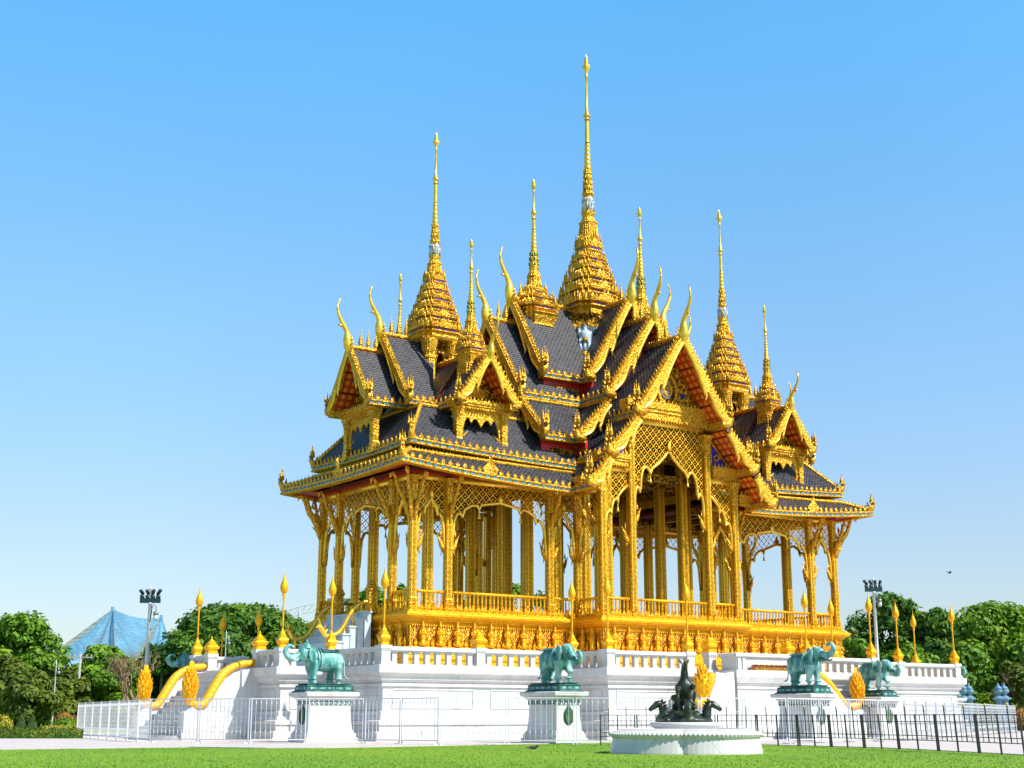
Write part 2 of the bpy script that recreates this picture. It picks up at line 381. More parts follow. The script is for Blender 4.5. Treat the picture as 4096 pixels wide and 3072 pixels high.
# ---------------------------------------------------------------- mesh helpers
class MB:
    """collects geometry and links it as ONE mesh object"""
    def __init__(s, T=None):
        s.v = []; s.f = []; s.mi = []; s.uv = []; s.cur = 0; s.T = T
    def pt(s, p):
        if s.T: p = s.T(p)
        s.v.append((p[0], p[1], p[2])); return len(s.v) - 1
    def face(s, pts, uv=None):
        ids = [s.pt(p) for p in pts]
        s.fi(ids, uv); return ids
    def fi(s, ids, uv=None):
        s.f.append(ids); s.mi.append(s.cur)
        s.uv.append(uv if uv else [(0, 0)] * len(ids))
    def box(s, x0, x1, y0, y1, z0, z1):
        i = [s.pt(p) for p in ((x0, y0, z0), (x1, y0, z0), (x1, y1, z0), (x0, y1, z0), (x0, y0, z1), (x1, y0, z1), (x1, y1, z1), (x0, y1, z1))]
        wx, wy, h = abs(x1 - x0), abs(y1 - y0), abs(z1 - z0)
        for q, a, b in (((0, 3, 2, 1), wy, wx), ((4, 5, 6, 7), wx, wy), ((0, 1, 5, 4), wx, h), ((1, 2, 6, 5), wy, h), ((2, 3, 7, 6), wx, h), ((3, 0, 4, 7), wy, h)):
            s.fi([i[k] for k in q], [(0, 0), (a, 0), (a, b), (0, b)])
    def cbox(s, c, sx, sy, sz):
        s.box(c[0] - sx / 2, c[0] + sx / 2, c[1] - sy / 2, c[1] + sy / 2, c[2], c[2] + sz)
    def loft(s, rings, cap0=True, cap1=True, closed=True, uvs=None):
        n = len(rings[0]); idx = [[s.pt(p) for p in r] for r in rings]
        vv = 0.0
        for k in range(len(rings) - 1):
            a, b = Vector(rings[k][0]), Vector(rings[k + 1][0])
            v2 = vv + (sum((Vector(rings[k + 1][j]) for j in range(n)), Vector()) / n - sum((Vector(rings[k][j]) for j in range(n)), Vector()) / n).length
            for j in range(n if closed else n - 1):
                j2 = (j + 1) % n
                if uvs == 'unit': u0, u1 = 0, 1
                elif uvs: u0, u1 = uvs * j, uvs * (j + 1)
                else: u0, u1 = j / n, (j + 1) / n
                s.fi([idx[k][j], idx[k][j2], idx[k + 1][j2], idx[k + 1][j]], [(u0, vv), (u1, vv), (u1, v2), (u0, v2)])
            vv = v2
        if cap0: s.fi(idx[0][::-1])
        if cap1: s.fi(idx[-1][:])
    def lathe(s, prof, c=(0, 0, 0), n=12, caps=True, ph=0.0):
        rings = [[(c[0] + r * cos(2 * pi * (j + ph) / n), c[1] + r * sin(2 * pi * (j + ph) / n), c[2] + z) for j in range(n)] for r, z in prof]
        s.loft(rings, caps, caps)
    def tube(s, path, rad, n=8, flat=1.0, up=(0, 0, 1), usc=None):
        """tube along a path; rad = number or list; flat scales the sideways axis"""
        P = [Vector(p) for p in path]; rings = []
        for k, p in enumerate(P):
            d = (P[min(k + 1, len(P) - 1)] - P[max(k - 1, 0)]).normalized()
            a = d.cross(Vector(up))
            if a.length < 1e-4: a = d.cross(Vector((1, 0, 0)))
            a.normalize(); b = a.cross(d)
            r = rad[k] if isinstance(rad, (list, tuple)) else rad
            rings.append([tuple(p + a * (r * flat * cos(2 * pi * j / n)) + b * (r * sin(2 * pi * j / n))) for j in range(n)])
        s.loft(rings, uvs=usc)
    def prism(s, poly, z0, z1):
        s.loft([[(x, y, z0) for x, y in poly], [(x, y, z1) for x, y in poly]])
    def grid(s, P, uvf=None):
        """P[i][j] points; uv from metric distances"""
        n, m = len(P), len(P[0]); idx = [[s.pt(p) for p in r] for r in P]
        for i in range(n - 1):
            for j in range(m - 1):
                q = [(i, j), (i, j + 1), (i + 1, j + 1), (i + 1, j)]
                s.fi([idx[a][b] for a, b in q], [uvf(*P[a][b]) for a, b in q] if uvf else None)
    def leaf(s, base, w, h, nrm, side, lean=0.0, t=0.05):
        """pointed, bulging antefix: base centre, width, height, outward normal, sideways dir"""
        b = Vector(base); N = Vector(nrm); S = Vector(side); U = Vector((0, 0, 1))
        pr = [(0.34, 0), (0.5, 0.30), (0.22, 0.62), (0.07, 0.86)]
        L = [b + S * (-x * w) + U * (z * h) + N * (lean * z) for x, z in pr]
        Rr = [b + S * (x * w) + U * (z * h) + N * (lean * z) for x, z in pr]
        tip = b + U * h + N * lean
        F = [b + U * (z * h) + N * (lean * z + t) for x, z in pr]
        B = [b + U * (z * h) + N * (lean * z - t * 0.6) for x, z in pr]
        i = lambda q: s.pt(q)
        l = [i(q) for q in L]; r = [i(q) for q in Rr]; f = [i(q) for q in F]; k = [i(q) for q in B]; tp = i(tip)
        for a in range(3):
            s.fi([l[a], f[a], f[a + 1], l[a + 1]]); s.fi([f[a], r[a], r[a + 1], f[a + 1]])
            s.fi([k[a], l[a], l[a + 1], k[a + 1]]); s.fi([r[a], k[a], k[a + 1], r[a + 1]])
        s.fi([l[3], f[3], tp]); s.fi([f[3], r[3], tp]); s.fi([k[3], l[3], tp]); s.fi([r[3], k[3], tp])
    def build(s, name, mats, parent=None, smooth=False, loc=None, rotz=0):
        me = bpy.data.meshes.new(name)
        me.from_pydata(s.v, [], s.f)
        mats = [mats] if not isinstance(mats, (list, tuple)) else mats
        for m in mats: me.materials.append(M[m])
        me.polygons.foreach_set('material_index', s.mi)
        ul = me.uv_layers.new(name='UVMap')
        flat = [c for f in s.uv for q in f for c in q]
        if len(flat) == 2 * len(me.loops): ul.data.foreach_set('uv', flat)
        if smooth: me.polygons.foreach_set('use_smooth', [True] * len(me.polygons))
        me.update()
        o = bpy.data.objects.new(name, me)
        COL.objects.link(o)
        if parent: o.parent = parent
        if loc: o.location = loc
        if rotz: o.rotation_euler = (0, 0, rotz)
        return o

def empty(name, loc=(0, 0, 0), rotz=0, label=None, cat=None, group=None):
    o = bpy.data.objects.new(name, None); COL.objects.link(o)
    o.location = loc; o.rotation_euler = (0, 0, rotz); o.empty_display_size = 0.3
    tag(o, label, cat, group)
    return o
def tag(o, label=None, cat=None, group=None, kind=None):
    for k, x in (('label', label), ('category', cat), ('group', group), ('kind', kind)):
        if x: o[k] = x
    return o
def dup(o, loc=None, rotz=None, parent=None, label=None, scale=None):
    """copy of a thing or part with copies of everything below it"""
    def rec(a, par):
        c = a.copy(); COL.objects.link(c); c.parent = par
        for ch in list(a.children): rec(ch, c)
        return c
    c = rec(o, parent)
    if loc is not None: c.location = loc
    if rotz is not None: c.rotation_euler = (0, 0, rotz)
    if scale is not None: c.scale = scale if isinstance(scale, (tuple, list)) else (scale,) * 3
    if label: c['label'] = label
    return c

def frame(k, cx=0.0, cy=0.0):
    """local (s, r, z): r points outward of arm k (0 front -Y, 1 right +X, 2 back +Y, 3 left -X)"""
    a = k * pi / 2; c, s_ = round(cos(a)), round(sin(a))
    def T(p):
        x, y = p[0], -p[1]
        return (cx + c * x - s_ * y, cy + s_ * x + c * y, p[2])
    return T

def offset_poly(poly, d):
    """mitred outward offset of a counter-clockwise axis-aligned or general polygon"""
    n = len(poly); out = []
    for i in range(n):
        p0, p1, p2 = Vector(poly[i - 1]), Vector(poly[i]), Vector(poly[(i + 1) % n])
        a = (p1 - p0).normalized(); b = (p2 - p1).normalized()
        na = Vector((a.y, -a.x)); nb = Vector((b.y, -b.x))
        m = (na + nb); m = m / max(m.dot(na), 1e-4) if m.length > 1e-5 else na
        q = p1 + m * d
        out.append((q.x, q.y))
    return out
def mould(mb, poly, prof, cap0=False, cap1=True):
    """profile [(offset, z)...] swept round a closed plan polygon"""
    mb.loft([[(x, y, z) for x, y in offset_poly(poly, o)] for o, z in prof], cap0, cap1)

def redent(h, k=0.16, n=2):
    """square of half-width h with n re-entrant steps at each corner (counter-clockwise)"""
    pts = []
    st = h * k
    for q in range(4):
        a = q * pi / 2; c, s_ = cos(a), sin(a)
        loc = []
        # corner in the (+,+) quadrant, going counter-clockwise: from the +x side to the +y side
        loc.append((h, h - n * st))
        for i in range(n):
            loc.append((h - (i + 1) * st, h - (n - i) * st))
            loc.append((h - (i + 1) * st, h - (n - i - 1) * st))
        loc2 = [loc[0]]
        x, y = h, h - n * st
        loc2 = [(x, y)]
        for i in range(n):
            x -= st; loc2.append((x, y)); y += st; loc2.append((x, y))
        for x, y in loc2: pts.append((c * x - s_ * y, s_ * x + c * y))
    return pts
def spline(P, n=6):
    P = [Vector(p) for p in P]; out = []
    for i in range(len(P) - 1):
        a, b, c, d = P[max(i - 1, 0)], P[i], P[i + 1], P[min(i + 2, len(P) - 1)]
        for k in range(n):
            t = k / n
            out.append(.5 * ((2 * b) + (c - a) * t + (2 * a - 5 * b + 4 * c - d) * t * t + (-a + 3 * b - 3 * c + d) * t ** 3))
    out.append(P[-1]); return out
def interp(L, t):
    x = t * (len(L) - 1); i = min(int(x), len(L) - 2); return L[i] + (L[i + 1] - L[i]) * (x - i)
def along(p0, p1, step, margin=0.0):
    """evenly spaced points between p0 and p1"""
    a, b = Vector(p0), Vector(p1); L = (b - a).length - 2 * margin
    n = max(1, int(round(L / step))); d = (b - a).normalized()
    return [a + d * (margin + (i + 0.5) * L / n) for i in range(n)]
CAMP = Vector((-48.958, -61.815, 0.98))
YAW, PIT, FPX = R(-35.115), R(13.276), 5642.3
FW = Vector((-sin(YAW), cos(YAW), 0)); RT = Vector((cos(YAW), sin(YAW), 0)); UPV = Vector((0, 0, 1))
FF = FW * cos(PIT) + UPV * sin(PIT); UU = UPV * cos(PIT) - FW * sin(PIT)
def at(u, v, d):
    """point seen at photo pixel (u, v), d metres deep"""
    return CAMP + (FF + RT * ((u - 2048) / FPX) - UU * ((v - 1536) / FPX)) * d
def gp(u, d):
    """ground point below photo column u at depth d"""
    p = at(u, 2867, d); return Vector((p.x, p.y, 0))
def hgt(v, d): return at(2048, v, d).z

# ================================================================ golden pavilion
PAV = empty('golden_pavilion', (0, 0, 0), 0, 'open-sided golden pavilion with dark tiled multi-tiered roofs and tall golden spires', 'pavilion')
ZF = 5.86                                   # floor level
def plan(w, a, px, py):
    return [(-a, -w), (-px, -w), (-px, -py), (px, -py), (px, -w), (a, -w), (a, w), (px, w), (px, py), (-px, py), (-px, w), (-a, w)]
PB = plan(4.70, 14.60, 4.74, 6.74)

def spike(mb, base, tip, w, t, side):
    """four-sided flame: base centre, tip, width along 'side', thickness t along the other horizontal"""
    b, tp, S = Vector(base), Vector(tip), Vector(side).normalized()
    U = (tp - b); N = S.cross(U).normalized()
    m = b + U * 0.35
    r = [b - S * w * .5, m + N * t, b + S * w * .5, m - N * t]
    ids = [mb.pt(q) for q in r]; it = mb.pt(tp); ib = mb.pt(b - U * 0.08)
    for i in range(4):
        mb.fi([ids[i], ids[(i + 1) % 4], it]); mb.fi([ids[(i + 1) % 4], ids[i], ib])

# ---- base
mb = MB()
mould(mb, PB, [(0.42, 2.93), (0.42, 3.2), (0.28, 3.25), (0.28, 3.55), (0.36, 3.6), (0.36, 3.82), (0.22, 3.9), (0.22, 4.16), (0.02, 4.2), (-0.02, 4.24)], False, False)
mould(mb, PB, [(-0.02, 5.16), (0.06, 5.18), (0.06, 5.25), (0.02, 5.27), (0.02, 5.31), (0.14, 5.35), (0.14, 5.42), (0.26, 5.47), (0.30, 5.53), (0.38, 5.56), (0.40, 5.66), (0.38, 5.72), (0.26, 5.74), (0.26, 5.80), (0.16, 5.80), (0.16, 5.86)], False, True)
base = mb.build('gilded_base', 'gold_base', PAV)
mb = MB()
n = len(PB)
for i in range(n):
    a, b = PB[i], PB[(i + 1) % n]; L = math.dist(a, b)
    mb.fi([mb.pt((a[0], a[1], 4.22)), mb.pt((b[0], b[1], 4.22)), mb.pt((b[0], b[1], 5.18)), mb.pt((a[0], a[1], 5.18))], [(0, 0), (L, 0), (L, .96), (0, .96)])
mb.build('relief_band', 'diaper', base)
mb = MB(); mb.prism(offset_poly(PB, -.02), 5.85, 5.868); mb.build('floor', 'floor_stone', PAV)
for i in range(n):                            # pendants under the cornice
    mb = MB()
    a, b = PB[i], PB[(i + 1) % n]; d = (Vector(b) - Vector(a)).normalized(); nn = Vector((d.y, -d.x, 0))
    if nn.y > 0.5 or nn.x > 0.5: continue
    for p in along(a, b, 0.13, 0.05):
        q = Vector((p.x, p.y, 0)) + nn * 0.05
        spike(mb, (q.x, q.y, 5.18), (q.x, q.y, 5.02), 0.09, 0.03, (d.x, d.y, 0))
    mb.build('pendant_fringe', 'gold_base', base)
# guardian figures with joined palms, pointed crowns and pleated skirts
def figure_mesh():
    mb = MB()
    mb.lathe([(0.12, 0), (0.15, 0.03), (0.13, 0.10), (0.115, 0.30), (0.135, 0.42), (0.10, 0.50), (0.12, 0.62), (0.135, 0.68), (0.05, 0.73), (0.045, 0.76), (0.075, 0.81), (0.078, 0.87), (0.085, 0.90), (0.06, 0.94), (0.062, 0.97), (0.035, 1.02), (0.030, 1.06), (0.012, 1.14), (0.0, 1.24)], n=10, caps=False)
    for s in (-1, 1):
        mb.tube([(s * .12, 0, .66), (s * .17, -.05, .52), (s * .10, -.14, .50), (s * .015, -.17, .60)], [.042, .04, .034, .02], 6)
        spike(mb, (s * .11, 0, .02), (s * .24, 0, .22), .10, .03, (1, 0, 0))
        spike(mb, (s * .12, 0, .40), (s * .21, .0, .30), .07, .03, (1, 0, 0))
    return mb
fig0 = None; nfig = 0
for i in range(n):
    a, b = PB[i], PB[(i + 1) % n]; d = (Vector(b) - Vector(a)).normalized(); nn = Vector((d.y, -d.x))
    if nn.y > 0.5 or nn.x > 0.5: continue
    L = math.dist(a, b)
    for p in along(a, b, 0.92, 0.12 if L > 3 else 0.25):
        q = p + nn * 0.18
        if nn.x < -0.5 and a[0] < -14 and abs(q.y) < 1.9: continue       # staircase stands here
        o = figure_mesh().build('guardian_figure', 'gold_base', base, True) if fig0 is None else dup(fig0, parent=base)
        if fig0 is None: fig0 = o
        o.location = (q.x, q.y, 4.19); o.rotation_euler = (0, 0, math.atan2(nn.x, -nn.y)); o.scale = (1.12, 1.1, 1.06)
        nfig += 1
for (x, y) in ((14.78, -4.5), (14.78, -3.6)):
    o = dup(fig0, (x, y, 4.19), pi / 2, base)
for i in range(n):                            # little flame leaves between the figures
    a, b = PB[i], PB[(i + 1) % n]; d = (Vector(b) - Vector(a)).normalized(); nn = Vector((d.y, -d.x))
    if nn.y > 0.5 or nn.x > 0.5: continue
    mb = MB()
    for p in along(a, b, 0.307, 0.12): mb.leaf((p.x + nn.x * .10, p.y + nn.y * .10, 4.18), .20, .46, (nn.x, nn.y, 0), (d.x, d.y, 0), -.02, .06)
    mb.build('leaf_border', 'gold_base', base)
# petals at the foot of the columns and railings
P2 = offset_poly(PB, 0.10)
for i in range(n):
    mb = MB(); a, b = P2[i], P2[(i + 1) % n]; d = (Vector(b) - Vector(a)).normalized(); nn = Vector((d.y, -d.x))
    if nn.y > 0.5 or nn.x > 0.5: continue
    for p in along(a, b, 0.36, 0.1):
        mb.leaf((p.x, p.y, 5.84), 0.30, 0.40, (nn.x, nn.y, 0), (d.x, d.y, 0), 0.03, 0.07)
    mb.build('petal_border', 'gold_base', base)

# ---- columns
def column_mesh(z1, h=0.182, lotus=False, z0=ZF):
    mb = MB()
    def ring(hh, z, k=0.16): return [(x, y, z) for x, y in redent(hh, k, 1)]
    H = z1 - z0
    prof = [(h * 1.45, 0), (h * 1.45, .14), (h * 1.25, .18), (h * 1.32, .30), (h * 1.1, .36), (h * 1.12, .55), (h, .60)]
    mb.loft([ring(a, z) for a, z in prof], False, False, uvs='unit')
    top = H - (1.25 if lotus else 0.45)
    mb.loft([ring(h, .60), ring(h * .94, top)], False, False, uvs='unit')
    if lotus:
        mb.cur = 1
        mb.loft([ring(a, top + z) for a, z in ((h * 1.12, 0), (h * 1.12, .08), (h, .12), (h, .3), (h * 1.15, .34), (h * 1.05, .42), (h * 1.12, .8), (h * 1.45, 1.1), (h * 1.75, 1.25))], False, True)
        for q in range(16):
            a = 2 * pi * q / 16
            spike(mb, (h * .98 * cos(a), h * .98 * sin(a), top + .42), (h * 1.75 * cos(a), h * 1.75 * sin(a), top + 1.22), .13, .03, (-sin(a), cos(a), 0))
    else:
        mb.cur = 1
        mb.loft([ring(a, top + z) for a, z in ((h * 1.08, 0), (h * 1.2, .06), (h, .1), (h * 1.2, .38), (h * 1.3, .45))], False, True)
    return mb
col_src = {}
def add_column(x, y, z1, h=0.182, lotus=False):
    key = (round(z1, 2), h, lotus)
    if key not in col_src:
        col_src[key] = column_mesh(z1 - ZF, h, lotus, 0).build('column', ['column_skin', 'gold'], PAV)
        o = col_src[key]
    else: o = dup(col_src[key], parent=PAV)
    o.location = (x, y, ZF)
    return o
PERIM = []
for sx in (-1, 1):
    for sy in (-1, 1):
        for (x, y) in ((14.45, 4.55), (14.45, 2.7), (12.46, 4.55), (6.38, 4.55), (4.58, 4.55)):
            PERIM.append((sx * x, sy * y)); add_column(sx * x, sy * y, 12.25)
        for (x, y) in ((12.46, 2.7), (6.38, 2.7)): add_column(sx * x, sy * y, 13.2, 0.225)
        for (x, y) in ((4.58, 2.7), (2.64, 4.55), (2.64, 2.7)): add_column(sx * x, sy * y, 15.2, 0.24)
        add_column(sx * 4.58, sy * 6.56, 13.35, 0.19, True); add_column(sx * 2.64, sy * 6.56, 15.75, 0.195, True)

# naga brackets carrying the lower eave
def bracket_mesh():
    mb = MB()                                 # +r outward is -Y locally
    P = [(0, -.16, 0), (0, -.22, .35), (0, -.34, .75), (0, -.55, 1.1), (0, -.80, 1.45), (0, -.92, 1.8), (0, -1.0, 2.05), (0, -1.14, 2.18), (0, -1.26, 2.10), (0, -1.28, 1.92)]
    mb.tube(P, [.04, .12, .15, .13, .105, .095, .09, .11, .085, .02], 8, 0.75)
    for (y, z, dy, dz) in ((-.30, .45, -.28, .22), (-.42, .8, -.26, .30), (-.62, 1.1, -.25, .20), (-.2, .2, -.16, .2)):
        spike(mb, (0, y, z), (0, y + dy, z + dz), .16, .05, (0, .6, .8))
    for (y, z) in ((-.25, .75), (-.42, 1.2), (-.6, 1.55)):
        spike(mb, (0, y, z), (0, y + .12, z + .38), .16, .05, (0, 1, 0))
    return mb
br0 = None
def add_bracket(x, y, ang, z=10.05, sc=1.0):
    global br0
    if br0 is None: br0 = bracket_mesh().build('naga_bracket', 'gold', PAV, True); o = br0
    else: o = dup(br0, parent=PAV)
    o.location = (x, y, z); o.rotation_euler = (0, 0, ang); o.scale = (sc,) * 3
for sx in (-1, 1):
    for sy in (-1, 1):
        fa = 0 if sy < 0 else pi; la = pi / 2 * sx
        for x in (14.45, 12.46, 6.38): add_bracket(sx * x, sy * 4.55, fa)
        for y in (4.55, 2.7): add_bracket(sx * 14.45, sy * y, la)
        add_bracket(sx * 14.45, sy * 4.55, math.atan2(sx, -sy), 10.0, 1.12)
        add_bracket(sx * 4.58, sy * 5.9, la, 9.9, 0.9)
        add_bracket(sx * 4.6, sy * 4.6, math.atan2(sx, -sy) , 10.1, .9)

# ---- bays: balustrade, arch screen
bal0 = None
def baluster_mesh():
    mb = MB()
    mb.lathe([(.055, 0), (.055, .05), (.035, .07), (.06, .18), (.03, .30), (.055, .33), (.055, .37), (.03, .40), (.05, .50), (.025, .62), (.045, .66), (.045, .70)], n=8, caps=False)
    return mb
def balustrade(p0, p1, detail=True):
    global bal0
    a, b = Vector(p0), Vector(p1); d = (b - a).normalized(); L = (b - a).length - 0.44
    m = (a + b) / 2; ang = math.atan2(d.y, d.x)
    mb = MB(); mb.box(-L / 2, L / 2, -.09, .09, 0.0, .10); mb.box(-L / 2, L / 2, -.06, .06, .10, .14)
    if not detail:
        for p in along((-L / 2, 0, 0), (L / 2, 0, 0), .30): mb.box(p.x - .04, p.x + .04, -.04, .04, .14, .85)
    o = mb.build('balustrade', 'gold_base', PAV, loc=(m.x, m.y, ZF), rotz=ang)
    mb = MB(); mb.tube([(-L / 2 - .02, 0, .90), (L / 2 + .02, 0, .90)], .075, 10); mb.build('handrail', 'gold_base', o, True)
    if detail:
        for p in along((-L / 2, 0, 0), (L / 2, 0, 0), .235):
            if bal0 is None: bal0 = baluster_mesh().build('baluster', 'gold_base', o, True); q = bal0
            else: q = dup(bal0, parent=o)
            q.location = (p.x, 0, .135)
ARCH_WIDE = [(0, 11.32), (.2, 11.22), (.40, 11.12), (.44, 10.88), (.48, 11.08), (.60, 11.05), (.74, 10.82), (.79, 10.45), (.83, 10.62), (.90, 10.55), (.955, 10.2), (.975, 9.6), (1, 8.7)]
ARCH_NARROW = [(0, 11.25), (.15, 11.0), (.42, 10.75), (.5, 10.42), (.58, 10.55), (.78, 10.35), (.9, 9.9), (.95, 9.4), (1, 8.7)]
ARCH_GATE = [(0, 14.65), (.12, 14.3), (.3, 13.9), (.48, 13.6), (.53, 13.30), (.56, 13.48), (.60, 13.60), (.66, 13.64), (.72, 13.55), (.77, 13.30), (.80, 12.95), (.81, 12.5), (.83, 12.28), (.86, 12.5), (.90, 12.54), (.945, 12.4), (.975, 12.05), (.985, 11.5), (1, 10.6)]
def mirror(A): return [(-t, z) for t, z in A[:0:-1]] + A
ARCH_SIDE = [(-1, 9.6), (-.95, 10.5), (-.85, 11.0), (-.6, 11.15), (-.45, 11.0), (-.42, 11.35), (-.25, 11.7), (0, 11.8), (.11, 11.6), (.14, 11.95), (.5, 12.25), (1, 12.55)]
def arch_screen(p0, p1, A, ztop, bells=(), frame_top=True, flames=True, flip=False):
    a, b = Vector(p0), Vector(p1); d = (b - a).normalized(); L = (b - a).length - 0.40
    m = (a + b) / 2; ang = math.atan2(d.y, d.x)
    if flip: A = [(-t, z) for t, z in A[::-1]]
    mb = MB()
    for yy in (0,):
        lo = [(t * L / 2, yy, z - ZF) for t, z in A]; hi = [(t * L / 2, yy, ztop - ZF) for t, z in A]
        mb.grid([lo, hi], lambda x, y, z: (x, z))
    o = mb.build('arch_screen', 'gold_lattice', PAV, loc=(m.x, m.y, ZF), rotz=ang)
    mb = MB(); mb.tube([(t * L / 2, 0, z - ZF) for t, z in A], .085, 8, 1.0, (0, 1, 0))
    mb.box(-L / 2, L / 2, -.1, .1, ztop - ZF - .1, ztop - ZF + .16)
    if max(z for t, z in A) == A[len(A) // 2][1]: mb.leaf((0, -.06, A[len(A) // 2][1] - ZF), .45, .55, (0, -1, 0), (1, 0, 0), 0, .1)
    mb.build('arch_trim', 'gold_smooth', o, True)
    for t, z in bells:
        mb = MB(); mb.lathe([(.02, 0), (.03, -.12), (.025, -.25), (.05, -.32), (.05, -.42), (.10, -.50), (.0, -.5)], n=8, caps=False)
        mb.build('bell_pendant', 'gold_smooth', o, True, loc=((-t if flip else t) * L / 2, 0, z - ZF + .05))
    if flames:
        for s in (-1, 1):
            zz = min(A[0][1], A[-1][1]) - ZF if A is not ARCH_SIDE else 3.7
            mb = MB()
            mb.tube([(s * L / 2, 0, zz), (s * (L / 2 - .16), 0, zz + .25), (s * (L / 2 - .28), 0, zz + .55), (s * (L / 2 - .2), 0, zz + .8)], [.10, .12, .08, .04], 8)
            for (x, z, dx, dz) in ((.26, .5, .22, .42), (.16, .3, .22, .10), (.1, .1, .12, -.35), (.22, .75, -.02, .35)):
                spike(mb, (s * (L / 2 - x), 0, zz + z), (s * (L / 2 - x - dx), 0, zz + z + dz), .17, .05, (s * dz, 0, dx))
            mb.build('flame_ornament', 'gold', o, True)
for sy in (-1, 1):
    D = sy < 0
    for sx in (-1, 1):
        P = lambda x, y: (sx * x, sy * y, 0)
        for (x0, x1, A, bl) in ((14.45, 12.46, ARCH_NARROW, ()), (12.46, 6.38, ARCH_WIDE, ((-.44, 10.88), (.44, 10.88))), (6.38, 4.58, ARCH_NARROW, ())):
            p, q = P(x0, 4.55), P(x1, 4.55)
            if sx > 0: p, q = q, p
            arch_screen(p, q, mirror(A), 12.2, bl, flames=D); balustrade(p, q, D)
        p, q = P(4.58, 4.55), P(4.58, 6.56)
        arch_screen(p, q, mirror(ARCH_NARROW), 12.2, flames=D); balustrade(p, q, D and sx < 0)
        p, q = (P(4.58, 6.56), P(2.64, 6.56)) if sx < 0 else (P(2.64, 6.56), P(4.58, 6.56))
        arch_screen(p, q, ARCH_SIDE, 13.3, ((.12, 11.6),), flip=(sx > 0)); balustrade(p, q, D)
        p, q = P(14.45, 4.55), P(14.45, 2.7)
        arch_screen(p, q, mirror(ARCH_NARROW), 12.2, flames=sx < 0); balustrade(p, q, sx < 0 and sy < 0)
    arch_screen((-2.64, sy * 6.56, 0), (2.64, sy * 6.56, 0), mirror(ARCH_GATE), 16.0, ((-.53, 13.3), (.53, 13.3))); balustrade((-2.64, sy * 6.56, 0), (2.64, sy * 6.56, 0), D)
for sx in (-1, 1):
    arch_screen((sx * 14.45, -2.7, 0), (sx * 14.45, 2.7, 0), mirror(ARCH_WIDE), 12.2, ((-.44, 10.88), (.44, 10.88)))
    if sx > 0: balustrade((14.45, -2.7, 0), (14.45, 2.7, 0), False)

# ---- ceiling and ring beams
mb = MB()
for sx in (-1, 1):
    mb.cur = 0; mb.box(sx * 4.9, sx * 14.7, -4.75, 4.75, 12.45, 12.60)
    mb.cur = 1
    for y in (-2.7, 2.7): mb.box(sx * 4.9, sx * 14.2, y - .14, y + .14, 12.1, 12.45)
    for x in (6.38, 8.4, 10.4, 12.46): mb.box(sx * (x - .12), sx * (x + .12), -4.4, 4.4, 12.15, 12.44)
mb.cur = 0; mb.box(-2.85, 2.85, -6.3, 6.3, 15.6, 15.75)
for sx in (-1, 1): mb.box(sx * 2.86, sx * 4.55, -6.3, 6.3, 13.72, 13.86)
mb.cur = 1
for y in (-4.55, -2.7, 2.7, 4.55):
    mb.box(-4.8, 4.8, y - .15, y + .15, 13.3, 13.75); mb.box(-4.8, 4.8, y - .12, y + .12, 14.4, 14.9)
for x in (-4.6, -2.64, 2.64, 4.6): mb.box(x - .13, x + .13, -6.3, 6.3, 13.35, 13.7)
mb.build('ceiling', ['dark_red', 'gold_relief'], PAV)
for sx in (-1, 1):
    mb = MB()
    for sy in (-1, 1):
        mb.box(sx * 4.3, sx * 14.75, sy * 4.42, sy * 4.66, 12.36, 12.55)
    mb.box(sx * 14.33, sx * 14.57, -4.42, 4.42, 12.36, 12.55)
    mb.build('ring_beam', 'red_lacquer', PAV)
# porch beams with pendant fringes
for sy in (-1, 1):
    T = frame(0 if sy < 0 else 2)
    mb = MB(T)
    for (s0, s1, z, h) in ((-2.95, 2.95, 16.16, .95), (-5.0, -2.95, 13.46, .62), (2.95, 5.0, 13.46, .62), (-6.1, -4.85, 12.2, .5), (4.85, 6.1, 12.2, .5)):
        r = 6.56
        mb.box(s0, s1, r - .24, r + .24, z, z + h * .42); mb.box(s0 - .04, s1 + .04, r - .30, r + .30, z + h * .42, z + h * .62); mb.box(s0 - .06, s1 + .06, r - .36, r + .36, z + h * .62, z + h)
        for p in along((s0, r + .27, z), (s1, r + .27, z), .19): spike(mb, (p.x, p.y, z + .08), (p.x, p.y, z - .2), .13, .05, (1, 0, 0))
        for p in along((s0, r + .27, z), (s1, r + .27, z), .27): mb.leaf((p.x, r + .30, z + h - .02), .22, .26, T((0, 1, 0)), T((1, 0, 0)), 0, .05) if False else spike(mb, (p.x, r + .28, z + h - .03), (p.x, r + .28, z + h + .24), .2, .05, (1, 0, 0))
    mb.build('porch_beam', 'gold', PAV)
# ================================================================ roofs
def slope(mb, a, b, c, d, th=0.14, und=1):
    """a-b eave edge, c above b, d above a (local points); tiles on top, soffit below"""
    A, B, C_, D_ = [Vector(q) for q in (a, b, c, d)]
    U = (B - A).normalized(); n = U.cross(D_ - A)
    if n.length < 1e-6: n = U.cross(C_ - A)
    n.normalize()
    if n.z < 0: n = -n
    V = n.cross(U)
    if V.z < 0: V = -V
    uv = lambda q: ((Vector(q) - A).dot(U), (Vector(q) - A).dot(V))
    mb.cur = 0; mb.face([A, B, C_, D_], [uv(q) for q in (A, B, C_, D_)])
    mb.cur = und; o = n * th
    mb.face([A - o, D_ - o, C_ - o, B - o], [uv(q) for q in (A, D_, C_, B)])

